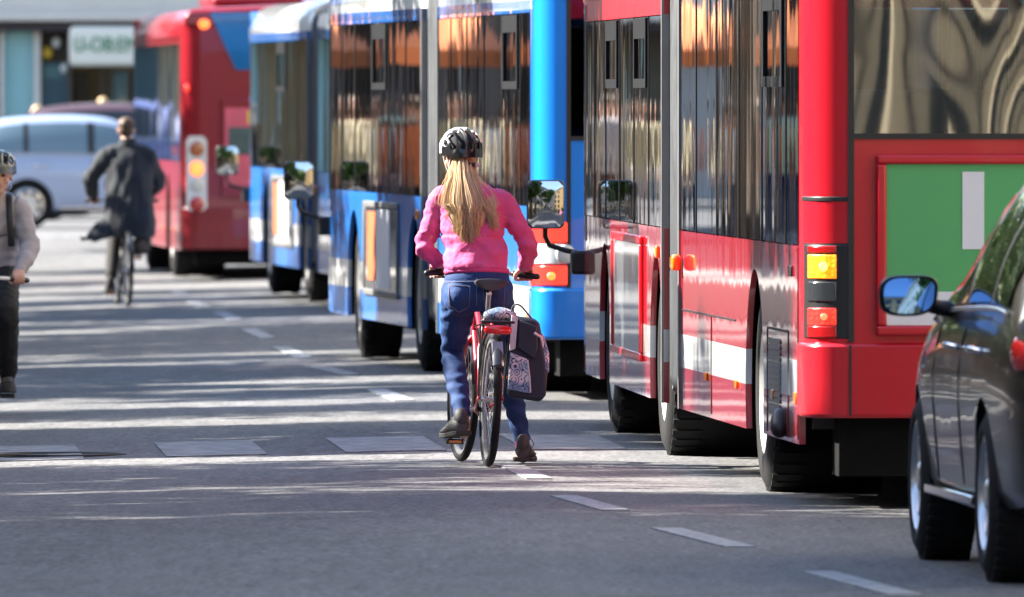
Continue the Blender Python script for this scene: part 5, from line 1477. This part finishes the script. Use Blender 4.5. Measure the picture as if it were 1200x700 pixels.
# ---------------- the oncoming cyclist at the left edge
def oncoming():
    Y = 89.5; X = gx(-25, Y)
    bk = make_bike('bicycle with white handlebar coming towards the camera at the left edge', (X + .05, Y + .45, road_z(X, Y)), 180, 0, M['bike_black'], pedal=-70, bar=(.72, .85), bar_w=.25, bar_m=M['bike_white'], swept=.06, guards=False, tread=M['tyre_wall'])
    p = thing('person', 'oncoming cyclist in grey jacket, black trousers and grey helmet at the left edge', 'person', (X + .05, Y + .45, road_z(X, Y)), (0, 0, PI))
    J = dict(head=(-.075, .44, 1.49), nk=(-.03, .34, 1.375), shL=(-.19, .30, 1.28), shR=(.19, .30, 1.28), elL=(-.265, .40, 1.04), elR=(.26, .42, 1.04),
             wrL=(-.235, .60, .90), wrR=(.235, .61, .90), hipL=(-.09, .22, .90), hipR=(.09, .22, .90), knL=(-.13, .62, .66), knR=(.12, .64, .78), anL=(-.125, .46, .25), anR=(.12, .55, .42))
    (gl, gr), (pl, pr) = bike_points(bk, p); o = Vector((0, -.07, .05)); J['wrL'], J['wrR'] = gl + o, gr + o
    hl, hr = foot_on(pl, (-.02, 1, -.04), .29), foot_on(pr, (.02, 1, -.05), .29); J['anL'] = hl + Vector((0, .06, .10)); J['anR'] = hr + Vector((0, .06, .10))
    mb = MB(); P, rot = head_shells(mb, J['head'], 0, -6, J['nk'])
    mb.limb([(0, .22, .90), (0, .25, 1.1), (0, .31, 1.28)], [(.15, .1), (.15, .1), (.15, .09)], 16)
    for s in 'LR':
        arm_chain(mb, J['sh'+s], J['el'+s], J['wr'+s]); leg_chain(mb, J['hip'+s], J['kn'+s], J['an'+s])
    grip_hand(mb, gl, (1, .18, 0), J['wrL'], -1); grip_hand(mb, gr, (-1, .18, 0), J['wrR'], 1)
    body = mesh_obj('body', remesh(mb, .0075, 3), M['skin'], p); face(body, P, rot)
    c = MB()
    c.limb([(0, .22, .80), (0, .225, .92), (0, .25, 1.08), (0, .29, 1.22), (0, .315, 1.32), (0, .33, 1.40)], [(.205, .16), (.20, .155), (.20, .15), (.205, .145), (.16, .115), (.078, .078)], 24, 4, round_caps=False)
    for s in 'LR':
        sg = -1 if s == 'L' else 1; sh, el, wr = Vector(J['sh'+s]), Vector(J['el'+s]), Vector(J['wr'+s])
        c.limb([sh + Vector((-sg*.08, 0, .01)), sh, sh.lerp(el, .5), el, el.lerp(wr, .5), el.lerp(wr, .95)], [.078, .074, .065, .060, .055, .045], 16)
    def jf(q): return fold_noise(9, 9, 12, .013, 9)(q) + .004*math.sin(q.z*60 + 5*noise.noise(q*6))
    jo = mesh_obj('jacket', remesh(c, .009, 4, folds=jf), M['jacket_grey'], p)
    MB().limb([(0, .33, 1.37), (0, .34, 1.425)], [(.088, .086), (.078, .076)], 18, 2, round_caps=False).build('collar', M['jacket_grey'], jo, 60)
    st = MB().limb([(-.12, .20, 1.37), (-.135, .36, 1.36), (-.14, .43, 1.22), (-.15, .40, 1.05)], [(.020, .006)]*4, 10, 4, ref=(1, 0, 0)); st.build('backpack_strap', M['black'], jo, 60)
    MB().limb([(-.06, .43, 1.10), (-.12, .415, 1.12)], [.004, .004], 8).build('pocket_zip', M['black'], jo, 60)
    t = MB()
    for s in 'LR':
        hip, kn, an = Vector(J['hip'+s]), Vector(J['kn'+s]), Vector(J['an'+s])
        t.limb([hip, hip.lerp(kn, .5), kn, kn.lerp(an, .4), kn.lerp(an, .95)], [.105, .092, .075, .072, .060], 14)
    t.ball((0, .20, .90), (.17, .14, .12))
    mesh_obj('trousers', remesh(t, .01, 3, folds=fold_noise(10, 10, 16, .01)), M['trouser_black'], p)
    shoe(p, hl, (-.02, 1, -.04), L=.29, m=M['trouser_black']); shoe(p, hr, (.02, 1, -.05), L=.29, m=M['trouser_black'])
    helmet(p, P, rot, 1.0, False, M['helmet_grey'])
oncoming()

# ---------------- people on foot
def walker(label, x, y, rz, top, bottom, hairm, stride=.18, group=None, z=0):
    p = thing('person', label, 'person', (x, y, z), (0, 0, R(rz)), group)
    J = dict(head=(0, .03, 1.62), nk=(0, 0, 1.49), shL=(-.19, 0, 1.40), shR=(.19, 0, 1.40), elL=(-.25, -.06, 1.12), elR=(.25, .04, 1.12), wrL=(-.26, .05, .90), wrR=(.26, .17, .92),
             hipL=(-.09, 0, .90), hipR=(.09, 0, .90), knL=(-.10, stride*.7, .50), knR=(.10, -.02, .50), anL=(-.10, stride, .09), anR=(.10, -stride*1.2, .11))
    mb = MB(); P, rot = head_shells(mb, J['head'], 0, 0, J['nk'])
    mb.limb([(0, 0, .90), (0, 0, 1.1), (0, 0, 1.38)], [(.15, .1), (.14, .1), (.15, .09)], 16)
    for s in 'LR':
        arm_chain(mb, J['sh'+s], J['el'+s], J['wr'+s]); leg_chain(mb, J['hip'+s], J['kn'+s], J['an'+s])
        open_hand(mb, J['wr'+s], Vector(J['wr'+s]) - Vector(J['el'+s]), 1 if s == 'R' else -1)
    body = mesh_obj('body', remesh(mb, .012, 2), M['skin'], p); face(body, P, rot)
    h = MB().ball(P(0, -.018, .042), (.084, .094, .082), 18, 12, rot); h.build('hair', hairm, p, 60)
    c = MB(); c.limb([(0, 0, .80), (0, 0, 1.0), (0, 0, 1.2), (0, 0, 1.36), (0, 0, 1.47)], [(.19, .14), (.17, .13), (.185, .14), (.18, .12), (.075, .075)], 20, 3, round_caps=False)
    for s in 'LR': arm_chain(c, J['sh'+s], J['el'+s], Vector(J['el'+s]).lerp(Vector(J['wr'+s]), .95), (.074, .066, .058, .05))
    mesh_obj('jacket', remesh(c, .014, 3, folds=fold_noise(9, 9, 9, .012)), top, p)
    t = MB()
    for s in 'LR': leg_chain(t, J['hip'+s], J['kn'+s], J['an'+s], 1.05, .01)
    t.ball((0, 0, .90), (.165, .125, .11)); mesh_obj('trousers', remesh(t, .014, 3), bottom, p)
    for s in 'LR':
        a = Vector(J['an'+s]); shoe(p, (a.x, a.y - .06, .004), (0, 1, 0), m=M['shoe'], lace=False)
    return p
M['top_pale'] = cloth('pale_green_jacket', (.42, .55, .46)); M['top_blue'] = cloth('blue_jacket', (.05, .09, .17)); M['top_dark'] = cloth('dark_brown_jacket', (.08, .035, .025))
M['top_white'] = cloth('white_shirt', (.75, .75, .74)); M['top_orange'] = cloth('orange_jacket', (.50, .15, .06)); M['top_red'] = cloth('red_jacket', (.35, .05, .05)); M['top_yellow'] = cloth('cream_jacket', (.40, .34, .22))
tree_spots = [(-9.6, 70.5, 9.5, 3.0), (-10.6, 75.4, 9.0, 2.7), (-9.5, 81.5, 8.2, 1.8), (-9.6, 85.2, 9.6, 2.2), (-9.9, 91.0, 8.0, 2.2), (-9.5, 97.0, 9.8, 2.8), (-9.9, 103, 8.2, 2.6), (-9.5, 110.5, 10, 3.1), (-10.3, 115.2, 8.0, 2.6), (-9.6, 122, 9.6, 3.0), (-10.2, 131.5, 8.0, 2.6), (-9.7, 136.0, 10, 2.9), (-9.7, 149, 9.6, 3.0), (-10.5, 167, 9.0, 3.2), (-9.7, 184, 8.4, 2.5)]
kinds_ = 'nearest, wide crown;second from the camera;third from the camera;fourth from the camera;fifth from the camera;sixth from the camera;seventh from the camera;eighth from the camera;ninth from the camera;tenth from the camera;eleventh from the camera;twelfth from the camera;thirteenth from the camera;fourteenth from the camera;last before the crossroads'.split(';')
for i, (x, y, h, cr) in enumerate(tree_spots):
    make_tree('leafy street tree on the left pavement, ' + kinds_[i], x, y, 40 + i, h, cr)
make_tree('leafy tree on the right pavement by the bronze car', 8.2, 40, 77, 10, 3.4, 'street trees near the camera')
make_tree('unseen leafy tree added for shade abreast of the bronze car bonnet', -9.5, 65.2, 81, 9.2, 3.0, 'street trees near the camera')  # unseen, put in to close sun gaps on the near road
make_tree('leafy tree on the left pavement near the camera', -9.6, 50, 78, 9, 3.2, 'street trees near the camera')
make_tree('leafy tree on the left pavement level with the bronze car', -9.4, 60, 79, 9, 3.0, 'street trees near the camera')

for i, (x, y, h, cr, lab) in enumerate(((-12.8, 67.5, 8.6, 2.7, 'first of all'), (-11.6, 63.2, 7.4, 2.3, 'ahead of the first shop'), (-13.0, 73, 8.8, 2.8, 'beside the zebra crossing'), (-12.9, 100, 7.6, 2.1, 'nearest'), (-12.6, 107, 8.0, 2.3, 'second'), (-12.8, 118.5, 8.4, 2.4, 'third'), (-12.4, 127, 7.8, 2.4, 'fourth'), (-12.9, 142, 8.2, 2.5, 'fifth'), (-12.6, 157, 8.2, 2.4, 'farthest'))):
    make_tree('smaller unseen tree added in a back row for shade, ' + lab, x, y, 90 + i, h, cr, 'unseen back row of trees added for shade', n=5500, base=2.5)  # unseen second row, put in to deepen the shade on the road

# people on foot by the far shop, and on the left pavement where the bus windows mirror them
walker('dark haired pedestrian in brown and blue outside the shop with the green sign', gx(136, 236), 236, 160, M['top_dark'], M['top_blue'], M['hair_brown'], group='pedestrians by the far shop')
walker('pedestrian in pale green jacket outside the far shop', gx(120, 240), 240.5, 20, M['top_pale'], M['top_pale'], M['hair'], group='pedestrians by the far shop', z=.13)
walker('pedestrian whose fair head shows between the parked roofs by the blue door', gx(45, 233), 233, 90, M['top_dark'], M['trouser_black'], M['hair'], group='pedestrians by the far shop')
wk = walker('pedestrian in orange jacket on the left pavement', -10.9, 157, 20, M['top_orange'], M['trouser_black'], M['hair_brown'], group='pedestrians on the left pavement', z=.12)
looks = (('white shirt', 'top_white'), ('red jacket', 'top_red'), ('cream jacket', 'top_yellow'), ('blue jacket', 'top_blue'), ('pale green jacket', 'top_pale'), ('grey jacket', 'jacket_grey'), ('brown jacket', 'top_dark'), ('orange jacket', 'top_orange'), ('black jacket', 'trouser_black'))
where = ('by the parasols', 'by the shop fronts', 'by the kerb')
rp = random.Random(3)
for i in range(21):
    c = copy_tree(wk); lk = looks[i % 9]; row = i % 3
    c.location = ((-11.6, -14.2, -9.0)[row] + rp.uniform(-.4, .4), 147 + 2.15*i + rp.uniform(-.6, .6), .12); c.rotation_euler = (0, 0, R(rp.choice((5, 170, 20, 190)))); k_ = .94 + .1*rp.random(); c.scale = (k_, k_, k_)
    tag(c, 'pedestrian in ' + lk[0] + ' on the left pavement ' + where[row] + ', ' + ('nearer', 'farther', 'farthest')[i // 9] + ' of those')
    repaint(c, 'jacket', M[lk[1]]); repaint(c, 'trousers', M[('trouser_black', 'denim', 'top_dark', 'jacket_grey')[i % 4]])

# unseen parasols, added to put orange into the bus window reflections
M['canvas_orange'] = cloth('orange_canvas', (.80, .26, .10)); M['canvas_white'] = cloth('white_canvas', (.75, .74, .72))
def parasol(label, x, y, m_, r=1.6):
    p = thing('parasol', label, 'parasol', (x, y, .12), group='unseen parasols added for orange reflections')
    MB().tube([(0, 0, 0), (0, 0, 2.85)], .025, 10).build('pole', M['alu'], p, 60)
    MB().lathe([(.001, 0), (.28, 0), (.28, .06), (.04, .09), (.001, .09)], (0, 0, 0), (0, 0, 1), 20).build('base', M['iron'], p, 30)
    rings = []
    for rr, z in ((.02, 2.95), (r*.5, 2.66), (r, 2.32), (r, 2.12), (r - .015, 2.12), (r - .02, 2.31), (r*.5, 2.645), (.02, 2.93)):
        rings.append([(rr*math.cos(2*PI*j/16)*(1 if j % 2 == 0 else .965), rr*math.sin(2*PI*j/16)*(1 if j % 2 == 0 else .965), z) for j in range(16)])
    MB().loft(rings).build('canopy', m_, p, 25)
for i, (x, y, m_, lab) in enumerate(((-12.2, 152, 'canvas_orange', 'small unseen orange parasol added for reflections, nearest the camera'), (-12.6, 163, 'canvas_orange', 'small unseen orange parasol added for reflections, middle of three'), (-12.2, 173, 'canvas_orange', 'small unseen orange parasol added for reflections, farthest along the pavement'))):
    parasol(lab, x, y, M[m_], .95)
